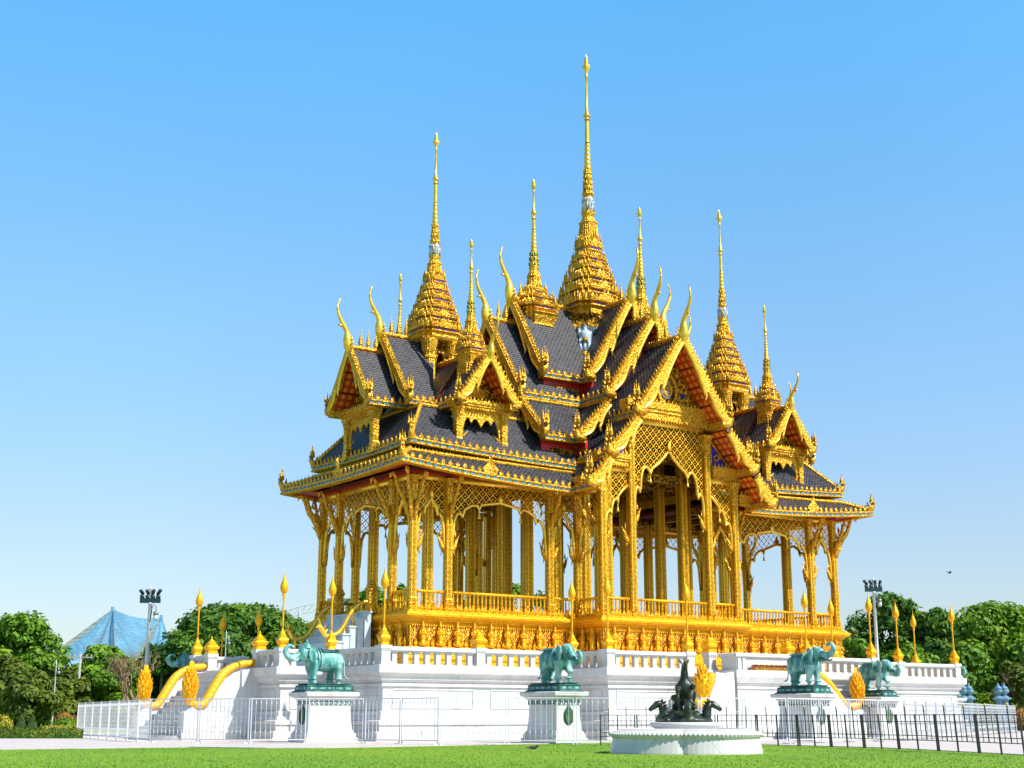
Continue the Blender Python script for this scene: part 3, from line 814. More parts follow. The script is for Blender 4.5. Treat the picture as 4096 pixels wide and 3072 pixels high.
EAVE_RING = [(0.0, 0.0), (.045, .03), (.045, .09), (0, .11), (-.03, .11), (-.03, .20), (0.0, .20), (.055, .235), (.055, .30), (-.02, .33), (-.4, .33), (-.4, 0.02)]
def eave_trim(path, out, parent, ante=True, blue=True, step=.41, sc=1.0, niche=False):
    """moulded gilded eave with blue tiles and a row of antefixes; path = bottom outer edge (world points)"""
    O = Vector(out); mb = MB()
    P = [Vector(p) for p in path]
    rings = [[tuple(p + O * (o * sc) + Vector((0, 0, z * sc))) for o, z in EAVE_RING] for p in P]
    mb.loft(rings)
    seg = [(P[i + 1] - P[i]).length for i in range(len(P) - 1)]; L = sum(seg)
    def at(s):
        for i, l in enumerate(seg):
            if s <= l or i == len(seg) - 1: return P[i] + (P[i + 1] - P[i]) * (s / l), (P[i + 1] - P[i]).normalized()
            s -= l
    nn = max(1, int(round(L / step)))
    for i in range(nn):
        p, d = at((i + .5) * L / nn)
        H = Vector((d.x, d.y, 0)).normalized()
        if blue:
            mb.cur = 1
            c = p + Vector((0, 0, .155 * sc)) - O * (.018 * sc)
            q = [c + H * (sx * .125) + Vector((0, 0, sz * .034 * sc)) + O * oo for sx, sz, oo in ((-1, -1, 0), (1, -1, 0), (1, 1, 0), (-1, 1, 0))]
            f = [x + O * .03 for x in q]
            mb.face(f); 
            for k in range(4): mb.face([q[k], q[(k + 1) % 4], f[(k + 1) % 4], f[k]])
        if ante:
            mb.cur = 0
            mb.leaf(p + Vector((0, 0, .32 * sc)) - O * .03, .25, .31 * sc, O, H, 0.0, .055)
    if niche:
        mb.cur = 0
        p, d = at(L * .5)
        H = Vector((d.x, d.y, 0)).normalized()
        for (w, h, o) in ((.95, .78, .04), (.62, .98, .10)): mb.leaf(p + Vector((0, 0, .30)) - O * .02, w, h, O, H, 0.0, o)
    return mb.build('eave_trim', ['gold', 'blue_tile'], parent)

def rope(path, parent, r=.10, name='ridge_moulding'):
    mb = MB(); mb.tube(path, r, 8)
    P = [Vector(p) for p in path]
    for i in range(len(P) - 1):
        for p in along(P[i], P[i + 1], .2): 
            d = (P[i + 1] - P[i]).normalized()
            spike(mb, p + Vector((0, 0, -.02)), p + d * .06 + Vector((0, 0, .24)), .17, .05, d)
    return mb.build(name, 'gold', parent)

ff0 = None
def flame_mesh():
    """eave-end naga head: curled neck carrying three upright spires; outward is +X locally"""
    mb = MB()
    mb.tube([(-.28, 0, -.02), (-.05, 0, -.06), (.14, 0, .02), (.22, 0, .22), (.18, 0, .48), (.17, 0, .66)], [.12, .15, .17, .16, .15, .10], 10, .8)
    for y, h, x in ((0, .66, .18), (-.13, .52, .17), (.13, .52, .17)):
        mb.lathe([(.07, 0), (.075, .1), (.03, .3), (.0, h)], (x, y, .58), 6, False)
    for (x, z, dx, dz) in ((.30, .12, .16, .22), (.32, .34, .14, .22), (.02, .22, -.1, .32), (-.16, .06, -.06, .26), (.30, .55, .08, .25)):
        spike(mb, (x - .06, 0, z), (x + dx - .03, 0, z + dz), .2, .08, (dz, 0, -dx))
    return mb
def flame(loc, ang, parent, sc=1.0):
    global ff0
    if ff0 is None: ff0 = flame_mesh().build('flame_finial', 'gold', parent, True); o = ff0
    else: o = dup(ff0, parent=parent)
    o.location = loc; o.rotation_euler = (0, 0, ang); o.scale = (sc,) * 3
    return o
rf0 = None
def ridge_finial(loc, parent, sc=1.0):
    global rf0
    if rf0 is None:
        mb = MB(); mb.lathe([(.10, 0), (.07, .12), (.13, .22), (.15, .34), (.10, .48), (.12, .54), (.06, .62), (.07, .68), (.025, .8), (.03, .86), (0, 1.15)], n=8, caps=False)
        rf0 = mb.build('ridge_finial', 'gold', parent, True); o = rf0
    else: o = dup(rf0, parent=parent)
    o.location = loc; o.scale = (sc,) * 3

def gable(T, k, r, segs, ped=None, horn=2.8, bs=1.0, pedmat='dark_red', sides=(-1, 1), ped_z=None):
    """one gable end at distance r on arm frame T: bargeboards along segs [((s0,z0),(s1,z1)),...], horn finial, flame finials, pediment at r=ped"""
    mb = MB(T)
    o = None
    for sgn in sides:
        for gi, ((s0, z0), (s1, z1)) in enumerate(segs):
            L = math.hypot(s1 - s0, z1 - z0); ds, dz = (s1 - s0) / L, (z1 - z0) / L
            ns, nz = -dz, ds                        # outward (upper) normal
            cut = .60 if gi == 0 else .48
            def low(t):
                if t < cut: return (.09 + .30 * (t / cut) ** 2.4) * bs
                q = (t - cut) / (1 - cut); return (.08 + .22 * sin(pi * min(1, q * 1.05)) ** 1.5 * (.5 + .5 * q)) * bs
            N = 22
            tp, bt, tube_pts = [], [], []
            for i in range(N + 1):
                t = i / N; s = s0 + ds * L * t; z = z0 + dz * L * t
                tp.append((s + ns * .20 * bs, z + nz * .20 * bs)); l = low(t); bt.append((s - ns * l, z - nz * l))
            th = .13 * bs
            rings = []
            for (a, b) in zip(tp, bt):
                rings.append([(sgn * a[0], r - th, a[1]), (sgn * a[0], r + th, a[1]), (sgn * b[0], r + th, b[1]), (sgn * b[0], r - th, b[1])])
            mb.cur = 0; mb.loft(rings)
            mb.cur = 1
            ci = int(N * cut)
            for rng in (range(0, ci + 1), range(ci + 1, N + 1)):
                pts = [(sgn * bt[i][0], r + th * .6, bt[i][1]) for i in rng]
                e = pts[-1]
                if rng[0] == 0: pts += [(e[0] + sgn * .10 * bs, e[1], e[2] - .18 * bs), (e[0] + sgn * .04 * bs, e[1], e[2] - .42 * bs)]
                mb.tube(pts, [.085 * bs] * (len(pts) - 1) + [.03 * bs], 8, 1.0, (0, 1, 0))
            mb.cur = 0
            nt = max(3, int(L / .24))
            for i in range(nt):
                t = (i + .5) / nt; s = s0 + ds * L * t + ns * .19 * bs; z = z0 + dz * L * t + nz * .19 * bs
                spike(mb, (sgn * s, r, z), (sgn * (s + ns * .26 * bs - ds * .16), r, z + nz * .26 * bs - dz * .16), .26, .08, (sgn * ds, 0, dz))
    o = mb.build('gable_bargeboard', ['gold', 'gold_smooth'], PAV)
    for sgn in sides:
        for (s0, z0), (s1, z1) in segs:
            p = T((sgn * (s1 + .05), r, z1 - .05)); q = T((sgn * (s1 + 1), r, z1)); 
            flame(p, math.atan2(q[1] - p[1], q[0] - p[0]), o, 1.18 * bs)
    if horn:
        zp = segs[0][0][1]; h = horn / 2.8
        mb = MB(T)
        P = spline([(0, r - .1, zp - .25), (0, r + .06, zp + .2), (0, r + .10, zp + .55 * h), (0, r + .14, zp + .95 * h), (0, r + .34, zp + 1.35 * h), (0, r + .58, zp + 1.78 * h), (0, r + .72, zp + 2.2 * h), (0, r + .70, zp + 2.6 * h), (0, r + .58, zp + 2.95 * h)], 3)
        mb.tube(P, [interp([.22 * bs, .31 * bs, .28 * h, .17 * h, .13 * h, .105 * h, .085 * h, .065 * h, .015], i / 24) for i in range(25)], 10, .8)
        spike(mb, (0, r + .40, zp + 1.36 * h), (0, r + .74, zp + 1.30 * h), .26 * h, .06, (0, .2, 1))
        for z, w in ((-.05, .5), (.2, .42), (.42, .3)):
            for sg in (-1, 1): spike(mb, (sg * .12 * bs, r, zp + z), (sg * (w + .12) * bs, r, zp + z + .16), .2, .08, (0, 0, 1))
        mb.build('horn_finial', 'gold_smooth', o, True)
    if ped is not None:
        (s0, z0), (s1, z1) = segs[0]
        zb = ped_z if ped_z else z1
        sl = (z0 - z1) / (s1 - s0); hw = (z0 - .25 - zb) / sl
        mb = MB(T)
        mb.loft([[(-hw, ped - .08, zb), (hw, ped - .08, zb), (0, ped - .08, z0 - .25)], [(-hw, ped + .02, zb), (hw, ped + .02, zb), (0, ped + .02, z0 - .25)]])
        mb.build('pediment', pedmat, o)
    return o

def arm_roof(T, r0, r1, zp, w, ze, valley=None, skirts=(), crest=True, rc0=None, name='tiled_roof'):
    """ridge roof of one arm: ridge from r0 to r1, eaves at s=+-w; valley = r where the eave starts"""
    v = valley if valley is not None else r0
    mb = MB(T)
    for sg in (-1, 1):
        slope(mb, (sg * w, v, ze), (sg * w, r1, ze), (0, r1, zp), (0, r0, zp))
        for (s0, z0), (s1, z1), ra, rb, rv in skirts:
            slope(mb, (sg * s1, rv, z1), (sg * s1, rb, z1), (sg * s0, rb, z0), (sg * s0, ra, z0))
    o = mb.build(name, ['roof_tile', 'soffit'], PAV)
    W = lambda p: Vector(T(p))
    O = {sg: Vector(T((sg, 0, 0))) - Vector(T((0, 0, 0))) for sg in (-1, 1)}
    for sg in (-1, 1):
        eave_trim([W((sg * (w + .03), v, ze - .33)), W((sg * (w + .03), r1, ze - .33))], O[sg], o)
        for (s0, z0), (s1, z1), ra, rb, rv in skirts:
            eave_trim([W((sg * (s1 + .03), rv, z1 - .33)), W((sg * (s1 + .03), rb, z1 - .33))], O[sg], o)
            rope([W((sg * s0, ra, z0 + .05)), W((sg * s0, rb, z0 + .05))], o, .09)
    if crest: rope([W((0, r0 if rc0 is None else rc0, zp + .04)), W((0, r1 - .1, zp + .04))], o, .11, 'ridge_crest')
    return o

# ---------------- central crossing
for k in range(4):
    T = frame(k)
    side = k in (1, 3)
    r1, r2, r3 = (5.55, 7.15, None) if side else (3.70, 5.60, 7.90)
    # upper tier
    arm_roof(T, 0, r1, 23.75, 2.9, 18.95, valley=2.9)
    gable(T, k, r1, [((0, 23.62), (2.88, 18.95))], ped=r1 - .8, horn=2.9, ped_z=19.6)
    # middle tier with its skirt
    arm_roof(T, r1 - .7, r2, 22.3, 3.06, 17.65, valley=3.06, skirts=[((3.06, 17.2), (5.1, 15.05), 3.06, r2 - (.05 if not side else .1), 5.1)])
    gable(T, k, r2, [((0, 22.15), (3.05, 17.62)), ((3.2, 16.95), (5.08, 15.05))], ped=r2 - .8, horn=2.75, ped_z=18.2)
    if r3:
        arm_roof(T, r2 - .7, r3, 20.65, 2.98, 16.35, valley=r2 - 1.2, skirts=[((3.02, 15.98), (4.82, 14.0), r2 - 1.4, r3 - .06, 5.0), ((4.92, 13.66), (6.1, 12.28), 5.0, r3 - .08, 6.25)])
        gable(T, k, r3, [((0, 20.5), (2.97, 16.3)), ((3.1, 15.75), (4.82, 13.98)), ((5.0, 13.5), (6.1, 12.25))], ped=6.50, horn=2.7, bs=1.1, pedmat='gold_relief', ped_z=16.9)
    # friezes under the eaves
    for sg in (-1, 1):
        for q, (sa, sb, ra, rb, za, zb, pz0, pz1, pr) in enumerate(((2.45, 2.62, 2.45, r1 - .3, 17.2, 18.85, 17.62, 18.35, r1 - .9), (4.45, 4.62, 4.45, r2 - .25, 13.4, 14.95, 13.85, 14.45, max(r2 - .85, 5.5)), (2.72, 2.86, 2.72, r2 - .4, 17.15, 17.5, 0, 0, 0))):
            mb = MB(T); mb.cur = 0; mb.box(sg * sa, sg * sb, ra, rb, za, zb)
            if pr > sb + .6: mb.cur = 1; mb.box(sg * sb, sg * (sb + .07), sb + .33, pr, pz0, pz1)
            mb.build('frieze_panel', ['red_lacquer', 'gold_relief'], PAV)
# front pediment medallion and scrolls
for k in (0, 2):
    T = frame(k); mb = MB(T)
    ring = [(.78 * cos(a) * .82, 6.58, 17.95 + .78 * sin(a) * 1.05) for a in [2 * pi * i / 24 for i in range(25)]]
    mb.tube(ring, .09, 8, 1, (0, 1, 0))
    for sg in (-1, 1):
        for (x, z, q) in ((1.15, 17.3, .34), (.95, 18.2, .28), (1.75, 17.1, .24), (.55, 19.0, .24), (.45, 17.05, .2), (2.2, 17.0, .14)):
            sp = [(sg * (x + q * (1 - i / 14) * cos(i * .62)), 6.58, z + q * (1 - i / 14) * sin(i * .62)) for i in range(13)]
            mb.tube(sp, [.07 - .004 * i for i in range(13)], 6, 1, (0, 1, 0))
            spike(mb, (sg * (x + q), 6.56, z), (sg * (x + q + .1), 6.58, z + q * 1.6), .16, .05, (1, 0, 0))
    for z in (19.35, 19.7): mb.leaf((0, 6.54, z - .2), .3, .5, (0, 1, 0), (1, 0, 0), 0, .06)
    mb.cur = 1
    for sg in (-1, 1):
        for (x, z) in ((.75, 17.05), (1.45, 17.05), (1.1, 17.7)): mb.box(sg * x - .13, sg * x + .13, 6.62, 6.54, z - .08, z + .16)
    mb.cur = 2
    ov = [(.40 * cos(a), .52 * sin(a)) for a in [2 * pi * q / 24 for q in range(24)]]
    mb.loft([[(x, 6.52, 17.98 + z) for x, z in ov], [(x * .9, 6.57, 17.98 + z * .9) for x, z in ov], [(x * .3, 6.60, 17.98 + z * .3) for x, z in ov]])
    mb.cur = 0
    for sg in (-1, 1):
        mb.tube([(sg * (.20 * cos(a)), 6.62, 17.84 + .2 * sin(a)) for a in [pi * (-.5 + .9 * q / 10) for q in range(11)]], [.05 + .03 * sin(pi * q / 10) for q in range(11)], 6, 1, (0, 1, 0))
        mb.tube([(sg * .26, 6.61, 18.02), (sg * .14, 6.63, 18.28), (0, 6.63, 18.14), (-sg * .1, 6.63, 17.9)], .06, 6, 1, (0, 1, 0))
        for row in range(7):
            zz = 17.02 + row * .42
            for cc in range(9):
                xx = .18 + cc * .30 + (row % 2) * .12
                if xx < .78 and 17.1 < zz < 18.9: continue
                if zz > 20.0 - xx * 1.5: continue
                mb.leaf((sg * xx, 6.51, zz), .27, .44, (0, 1, 0), (1, 0, 0), .03, .11)
    mb.leaf((0, 6.58, 18.35), .26, .45, (0, 1, 0), (1, 0, 0), 0, .06)
    mb.build('medallion_relief', ['gold', 'blue_enamel', 'pale_porcelain'], PAV)
    for sg in (-1, 1):             # triangular blue panels beside the inner columns
        mb = MB(T); mb.cur = 1; mb.face([(sg * 3.05, 6.55, 14.15), (sg * 4.2, 6.55, 14.15), (sg * 3.05, 6.55, 15.4)][::sg])
        mb.face([(sg * 3.05, 6.50, 14.15), (sg * 3.05, 6.50, 15.4), (sg * 4.2, 6.50, 14.15)][::sg])
        mb.cur = 0
        sp = [(sg * (3.4 + .26 * (1 - i / 15) * cos(i * .6)), 6.60, 14.55 + .26 * (1 - i / 15) * sin(i * .6)) for i in range(13)]
        mb.tube(sp, .05, 6, 1, (0, 1, 0)); mb.tube([(sg * 3.0, 6.58, 14.12), (sg * 4.35, 6.58, 14.12), (sg * 3.0, 6.58, 15.5), (sg * 3.0, 6.58, 14.12)], .07, 6, 1, (0, 1, 0))
        mb.build('side_pediment', ['gold', 'blue_enamel'], PAV)

# ---------------- wings
for k in (1, 3):
    cx = 10.6 if k == 1 else -10.6
    s = 1 if k == 1 else -1
    # lower tiers: three straight sides each, curling up at the outer corners
    for (name, yo, xo, zb, up, yi, xi, zt, xin_b, xin_t) in (('lower_roof', 6.3, 16.15, 11.88, .62, 5.0, 14.9, 13.15, 6.15, 4.95), ('second_roof', 5.12, 14.97, 13.31, .36, 3.2, 13.3, 15.95, 4.9, 3.0)):
        def zc(t, n=1.7): return zb + up * max(0, t) ** n          # t 0..1 towards the outer corner
        for sy in (-1, 1):
            N = 10
            pe = [(s * (xin_b + (xo - xin_b) * i / N), sy * yo, zc(i / N)) for i in range(N + 1)]
            pt_ = [(s * (xin_t + (xi - xin_t) * i / N), sy * yi, zt + .25 * up * (i / N) ** 2) for i in range(N + 1)]
            mb = MB()
            for i in range(N):
                e0, e1 = Vector(pe[i]) + Vector((0, 0, .33)), Vector(pe[i + 1]) + Vector((0, 0, .33))
                t0, t1 = Vector(pt_[i]), Vector(pt_[i + 1])
                Vl = (t0 - e0).length
                uvs = [(abs(e0.x), 0), (abs(e1.x), 0), (abs(t1.x), Vl), (abs(t0.x), Vl)]
                mb.cur = 0; mb.face([e0, e1, t1, t0], uvs)
                dn = Vector((0, 0, .30))
                mb.cur = 1; mb.face([e0 - dn, t0 - dn * 2.2, t1 - dn * 2.2, e1 - dn])
            o = mb.build(name, ['roof_tile', 'red_lacquer'], PAV)
            eave_trim(pe, (0, sy, 0), o, niche=(name == 'lower_roof'))
            rope([Vector(p) + Vector((0, 0, .06)) for p in pt_], o, .10)
            rope([Vector(pe[-1]) + Vector((0, 0, .36)), Vector(pt_[-1]) + Vector((0, 0, .06))], o, .10, 'hip_moulding')
            flame(Vector(pe[-1]) + Vector((-s * .15, -sy * .15, .40)), math.atan2(sy, s), o, .95)
        N = 10
        pe = [(s * xo, yo * (2 * i / N - 1), zc(abs(2 * i / N - 1), 2.2) if True else 0) for i in range(N + 1)]
        pe = [(x, y, zb + up * .72 + (up * .28) * abs(2 * i / N - 1) ** 2) for i, (x, y, z) in enumerate(pe)]
        pt_ = [(s * xi, yi * (2 * i / N - 1), zt + .25 * up) for i in range(N + 1)]
        mb = MB()
        for i in range(N):
            e0, e1 = Vector(pe[i]) + Vector((0, 0, .33)), Vector(pe[i + 1]) + Vector((0, 0, .33)); t0, t1 = Vector(pt_[i]), Vector(pt_[i + 1])
            Vl = (t0 - e0).length
            mb.cur = 0; mb.face([e0, e1, t1, t0], [(e0.y, 0), (e1.y, 0), (t1.y, Vl), (t0.y, Vl)])
            dn = Vector((0, 0, .30)); mb.cur = 1; mb.face([e0 - dn, t0 - dn * 2.2, t1 - dn * 2.2, e1 - dn])
        o = mb.build(name, ['roof_tile', 'red_lacquer'], PAV)
        eave_trim(pe, (s, 0, 0), o, niche=(name == 'lower_roof'))
        rope([Vector(p) + Vector((0, 0, .06)) for p in pt_], o, .10)
    # band between the two tiers
    mb = MB(); mb.box(s * 4.9, s * 14.85, -4.95, 4.95, 12.9, 13.36)
    mb.box(s * 4.0, s * 13.2, -3.1, 3.1, 15.4, 15.85); mb.build('tier_band', 'gold', PAV)
    # upper cross gables
    arms = {k: ((0, 3.2, 20.35, 2.8, 16.45), (2.5, 5.05, 19.35, 2.0, 16.35)), 0: ((0, 2.9, 18.95, 1.72, 16.40), (2.3, 5.35, 18.6, 1.62, 16.25)), 2: ((0, 2.9, 18.95, 1.72, 16.40), (2.3, 5.35, 18.6, 1.62, 16.25))}
    inner = 3 if k == 1 else 1
    arm_roof(frame(inner, cx, 0), 0, 4.6, 20.35, 2.8, 16.45, valley=1.7)
    for kk, tiers in arms.items():
        T = frame(kk, cx, 0)
        for i, (r0, r1, zp, w, ze) in enumerate(tiers):
            arm_roof(T, r0, r1, zp, w, ze, valley=(1.7 if kk == k else 2.8) if i == 0 else r0 - .4)
            inner_front = (kk != k and i == 0)
            if not inner_front: gable(T, kk, r1, [((0, zp - .1), (w, ze - .02))], ped=r1 - (.9 if i == 0 else 1.15), horn=None if inner_front else (2.5 if kk == k else 2.05), bs=.9 if i == 0 else .85, pedmat='dark_red' if i == 0 else 'gold_relief', ped_z=ze + (.8 if i == 0 else .25))
        # porch: two lotus columns, beam, scalloped valance
        r = tiers[1][1] - .80; hw = 1.36
        for sg in (-1, 1):
            h0 = 13.75
            p = T((sg * hw, r, h0))
            key = 'porch'
            if key not in col_src: col_src[key] = column_mesh(2.12, .17, True, 0).build('porch_column', ['column_skin', 'gold'], PAV); q = col_src[key]
            else: q = dup(col_src[key], parent=PAV)
            q.location = p
        mb = MB(T)
        mb.box(-1.75, 1.75, r - .2, r + .2, 15.86, 16.0); mb.box(-1.82, 1.82, r - .27, r + .27, 16.0, 16.12); mb.box(-1.9, 1.9, r - .33, r + .33, 16.12, 16.28)
        for p in along((-1.75, r + .22, 0), (1.75, r + .22, 0), .17): spike(mb, (p.x, p.y, 15.92), (p.x, p.y, 15.70), .13, .05, (1, 0, 0))
        for p in along((-1.75, r + .22, 0), (1.75, r + .22, 0), .22): spike(mb, (p.x, r + .28, 16.26), (p.x, r + .28, 16.46), .17, .05, (1, 0, 0))
        sc = mirror([(0, 15.05), (.06, 15.2), (.2, 15.42), (.38, 15.42), (.5, 15.2), (.56, 15.42), (.72, 15.45), (.84, 15.2), (.9, 14.9), (.97, 14.3)])
        for yy in (-.05, .05): mb.grid([[(t * 1.2, r + yy, z) for t, z in sc], [(t * 1.2, r + yy, 15.88) for t, z in sc]])
        mb.tube([(t * 1.2, r, z) for t, z in sc], .06, 6, 1, (0, 1, 0))
        for sg in (-1, 1):
            spike(mb, (sg * 1.1, r, 14.4), (sg * .72, r, 14.75), .2, .05, (0, 0, 1)); spike(mb, (sg * 1.1, r, 14.6), (sg * .9, r, 14.2), .2, .05, (0, 0, 1))
        mb.build('porch_valance', 'gold', PAV)
        # scrolls on the pediment
        mb = MB(T); rp = tiers[1][1] - 1.09; zb = tiers[1][4]
        for sg in (-1, 1):
            for (x, z, q) in ((.5, .6, .22), (.95, .5, .16), (.25, 1.1, .18)):
                mb.tube([(sg * (x + q * (1 - i / 12) * cos(i * .65)), rp, zb + z + q * (1 - i / 12) * sin(i * .65)) for i in range(11)], .05, 6, 1, (0, 1, 0))
        mb.leaf((0, rp - .03, zb + .4), .5, 1.2, (0, 1, 0), (1, 0, 0), 0, .08)
        mb.build('pediment_relief', 'gold', PAV)
    # ridge finials on the outer arm
    T = frame(k, cx, 0)
    for r in (3.5, 3.95, 4.4): ridge_finial(T((0, r, 19.4)), PAV, .95)
    for r in (1.7, 2.15, 2.6): ridge_finial(T((0, r, 20.4)), PAV, .95)
for k in range(4):
    T = frame(k)
    for r in ((5.9, 6.4) if k in (1, 3) else (4.0, 4.6)): ridge_finial(T((0, r, 22.35)), PAV)
    for r in ((4.9,) if k in (1, 3) else (2.9,)): ridge_finial(T((0, r, 23.8)), PAV)
    if k in (0, 2):
        for r in (6.0, 6.6): ridge_finial(T((0, r, 20.7)), PAV)
# ================================================================ spires
def tier_stack(mb, tiers, k=.15):
    """stack of re-entrant square storeys: (z0, z1, half width); each with cornice and rows of antefixes"""
    for i, (z0, z1, h) in enumerate(tiers):
        H = z1 - z0
        rg = lambda hh, z: [(x, y, z) for x, y in redent(hh, k, 2)]
        mb.cur = 0
        mb.loft([rg(h * .86, z0), rg(h * .86, z0 + H * .35), rg(h * .95, z0 + H * .45), rg(h * .95, z0 + H * .52), rg(h * .84, z0 + H * .55), rg(h * .84, z0 + H * .64), rg(h, z0 + H * .70), rg(h * 1.02, z0 + H * .80), rg(h * .93, z0 + H * .86), rg(h * .80, z1)], False, i == len(tiers) - 1)
        P = redent(h * .99, k, 2); n = len(P)
        for j in range(n):
            a, b = Vector((*P[j], 0)), Vector((*P[(j + 1) % n], 0)); d = (b - a); L = d.length
            if L < .02: continue
            d.normalize(); N = Vector((d.y, -d.x, 0))
            w = min(.26, max(.14, h * .16))
            cnt = max(1, int(L / w))
            for q in range(cnt):
                p = a + d * ((q + .5) * L / cnt)
                mid = abs(q - (cnt - 1) / 2) < .6 and L > h * .5
                mb.leaf(p - N * .03 + Vector((0, 0, z0 + H * .80)), w * (1.7 if mid else .95), H * (.72 if mid else .5), N, d, -.02, .06)
            # blue panels in the recess
            if L > h * .5:
                mb.cur = 1
                for q in range(-1, 2):
                    p = (a + b) / 2 + d * (q * h * .34) - N * (h * .075)
                    z = z0 + H * .57; e = d * (h * .11); u = Vector((0, 0, H * .055))
                    f = [p - e - u, p + e - u, p + e + u, p - e + u]; z_ = Vector((0, 0, z))
                    mb.face([x + z_ + N * .02 for x in f])
                mb.cur = 0
            # little spired figures at the re-entrant corners
            if j % 5 in (1, 3):
                c = a * .97
                mb.lathe([(w * .34, 0), (w * .3, H * .25), (w * .4, H * .32), (w * .22, H * .5), (0, H * .95)], (c.x, c.y, z0 + H * .8), 5, False)
def mast_profile(z_disc, tip, r):
    """ringed mast from the crowning rings up to the bud finial"""
    H = tip - z_disc
    return [(r * 1.9, -.18), (r * 1.1, -.10), (r * 1.1, .0), (r * 2.2, .06), (r * 2.2, .12), (r * 1.1, .2), (r * 1.2, .3), (r * .9, .34), (r * .62, H * .62), (r * 1.15, H * .64), (r * .7, H * .66), (r * .8, H * .70), (r * 1.75, H * .755), (r * 1.95, H * .79), (r * 1.3, H * .84), (r * 1.5, H * .86), (r * .8, H * .91), (r * .9, H * .93), (r * .3, H * .97), (0, H)]
def ring_profile(z0, z1, r0, r1, n):
    out = []
    for i in range(n):
        a = z0 + (z1 - z0) * i / n; b = z0 + (z1 - z0) * (i + 1) / n; r = r0 + (r1 - r0) * i / n
        h = b - a
        out += [(r * .80, a), (r, a + h * .25), (r, a + h * .5), (r * .78, a + h * .75)]
    return out
def leaf_rings(mb, z0, z1, r0, r1, n, m=10):
    for i in range(n):
        a = z0 + (z1 - z0) * i / n; h = (z1 - z0) / n; r = r0 + (r1 - r0) * i / n
        mb.lathe([(r * .9, a), (r * .95, a + h * .7), (r * .75, a + h)], n=12, caps=False)
        for j in range(m):
            t = 2 * pi * (j + .5 * (i % 2)) / m
            mb.leaf((r * .92 * cos(t), r * .92 * sin(t), a), 2 * pi * r / m * .9, h * .9, (cos(t), sin(t), 0), (-sin(t), cos(t), 0), r * .06, r * .10)
def flutes(mb, z0, z1, h0, h1):
    rg = lambda hh, z: [(x, y, z) for x, y in redent(hh, .17, 2)]
    mb.loft([rg(h0, z0), rg(h0 * .97, z0 + .08), rg(h1, z1 - .12), rg(h1 * 1.12, z1 - .06), rg(h1 * 1.05, z1)], False, True)
    for q in range(4):
        a = q * pi / 2
        for s_ in (-.32, 0, .32):
            def P(t, o): 
                h = h0 + (h1 - h0) * t; x, y = h * 1.02 + o, s_ * h
                return (x * cos(a) - y * sin(a), x * sin(a) + y * cos(a), z0 + (z1 - z0) * t)
            mb.tube([P(0, 0), P(.9, 0)], [h0 * .09, h1 * .09], 6)
        for s_ in (-1, 1):                    # antefix pairs at the foot
            x, y = h0 * 1.05, s_ * h0 * .35
            mb.leaf((x * cos(a) - y * sin(a), x * sin(a) + y * cos(a), z0 - .02), h0 * .5, (z1 - z0) * .38, (cos(a), sin(a), 0), (-sin(a), cos(a), 0), -.02, .06)
def faces(z0, h, r, parent):
    """the four white faces under the mast"""
    for q in range(4):
        a = q * pi / 2
        mb = MB()
        n = 10
        rings = []
        for (rr, z) in ((.30, 0), (.62, .08), (.82, .25), (.92, .45), (.95, .65), (.8, .88), (.5, 1.0)):
            rings.append([(r * (.55 + .5 * rr * cos(t)), r * .62 * rr * sin(t), z * h) for t in [2 * pi * j / n for j in range(n)]])
        mb.cur = 0; mb.loft(rings)
        mb.tube([(r * 1.02, 0, h * .68), (r * 1.13, 0, h * .42), (r * 1.0, 0, h * .36)], [r * .04, r * .09, r * .05], 6)   # nose
        mb.cur = 1
        for s_ in (-1, 1):
            mb.tube([(r * 1.0, s_ * r * .12, h * .70), (r * .97, s_ * r * .30, h * .74), (r * .84, s_ * r * .45, h * .68)], r * .04, 5)
            mb.lathe([(0, 0), (r * .06, r * .03), (0, r * .07)], (r * .97, s_ * r * .24, h * .56), 6, False)
        mb.cur = 2; mb.tube([(r * .9, -r * .2, h * .25), (r * 1.0, 0, h * .22), (r * .9, r * .2, h * .25)], [r * .02, r * .06, r * .02], 5)
        mb.cur = 3
        for s_ in (-1, 1): spike(mb, (r * .62, s_ * r * .62, h * .15), (r * .62, s_ * r * .80, h * 1.1), r * .4, r * .12, (1, 0, 0))
        mb.leaf((r * .72, 0, h * .92), r * .8, h * .75, (1, 0, 0), (0, 1, 0), -.1, r * .15)
        mb.build('sculpted_face', ['pale_porcelain', 'dark_line', 'red_lacquer', 'gold'], parent, True, loc=(0, 0, z0), rotz=a + pi / 4 * 0)

def big_spire(loc, tiers, flute, face, leafs, rings, disc, tip, mr, neck):
    mb = MB()
    tier_stack(mb, tiers)
    flutes(mb, *flute)
    mb.lathe(neck, n=16, caps=False)
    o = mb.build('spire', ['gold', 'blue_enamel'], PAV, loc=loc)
    mb = MB(); leaf_rings(mb, *leafs); mb.build('petal_crown', 'gold', o)
    mb = MB(); mb.lathe(ring_profile(*rings), n=14, caps=False)
    mb.lathe([(r, z + disc) for r, z in mast_profile(disc, tip, mr)], n=12, caps=False)
    mb.lathe([(rings[3] * .85, rings[1]), (mr * 1.2, disc - .1)], n=12, caps=False)
    for j in range(8):
        t = 2 * pi * j / 8; H = tip - disc
        spike(mb, (mr * 1.2 * cos(t), mr * 1.2 * sin(t), disc + H * .75), (mr * 2.9 * cos(t), mr * 2.9 * sin(t), disc + H * .82), mr * 1.2, mr * .3, (-sin(t), cos(t), 0))
    mb.build('mast', 'gold_smooth', o, True)
    if face: faces(*face, o)
    return o
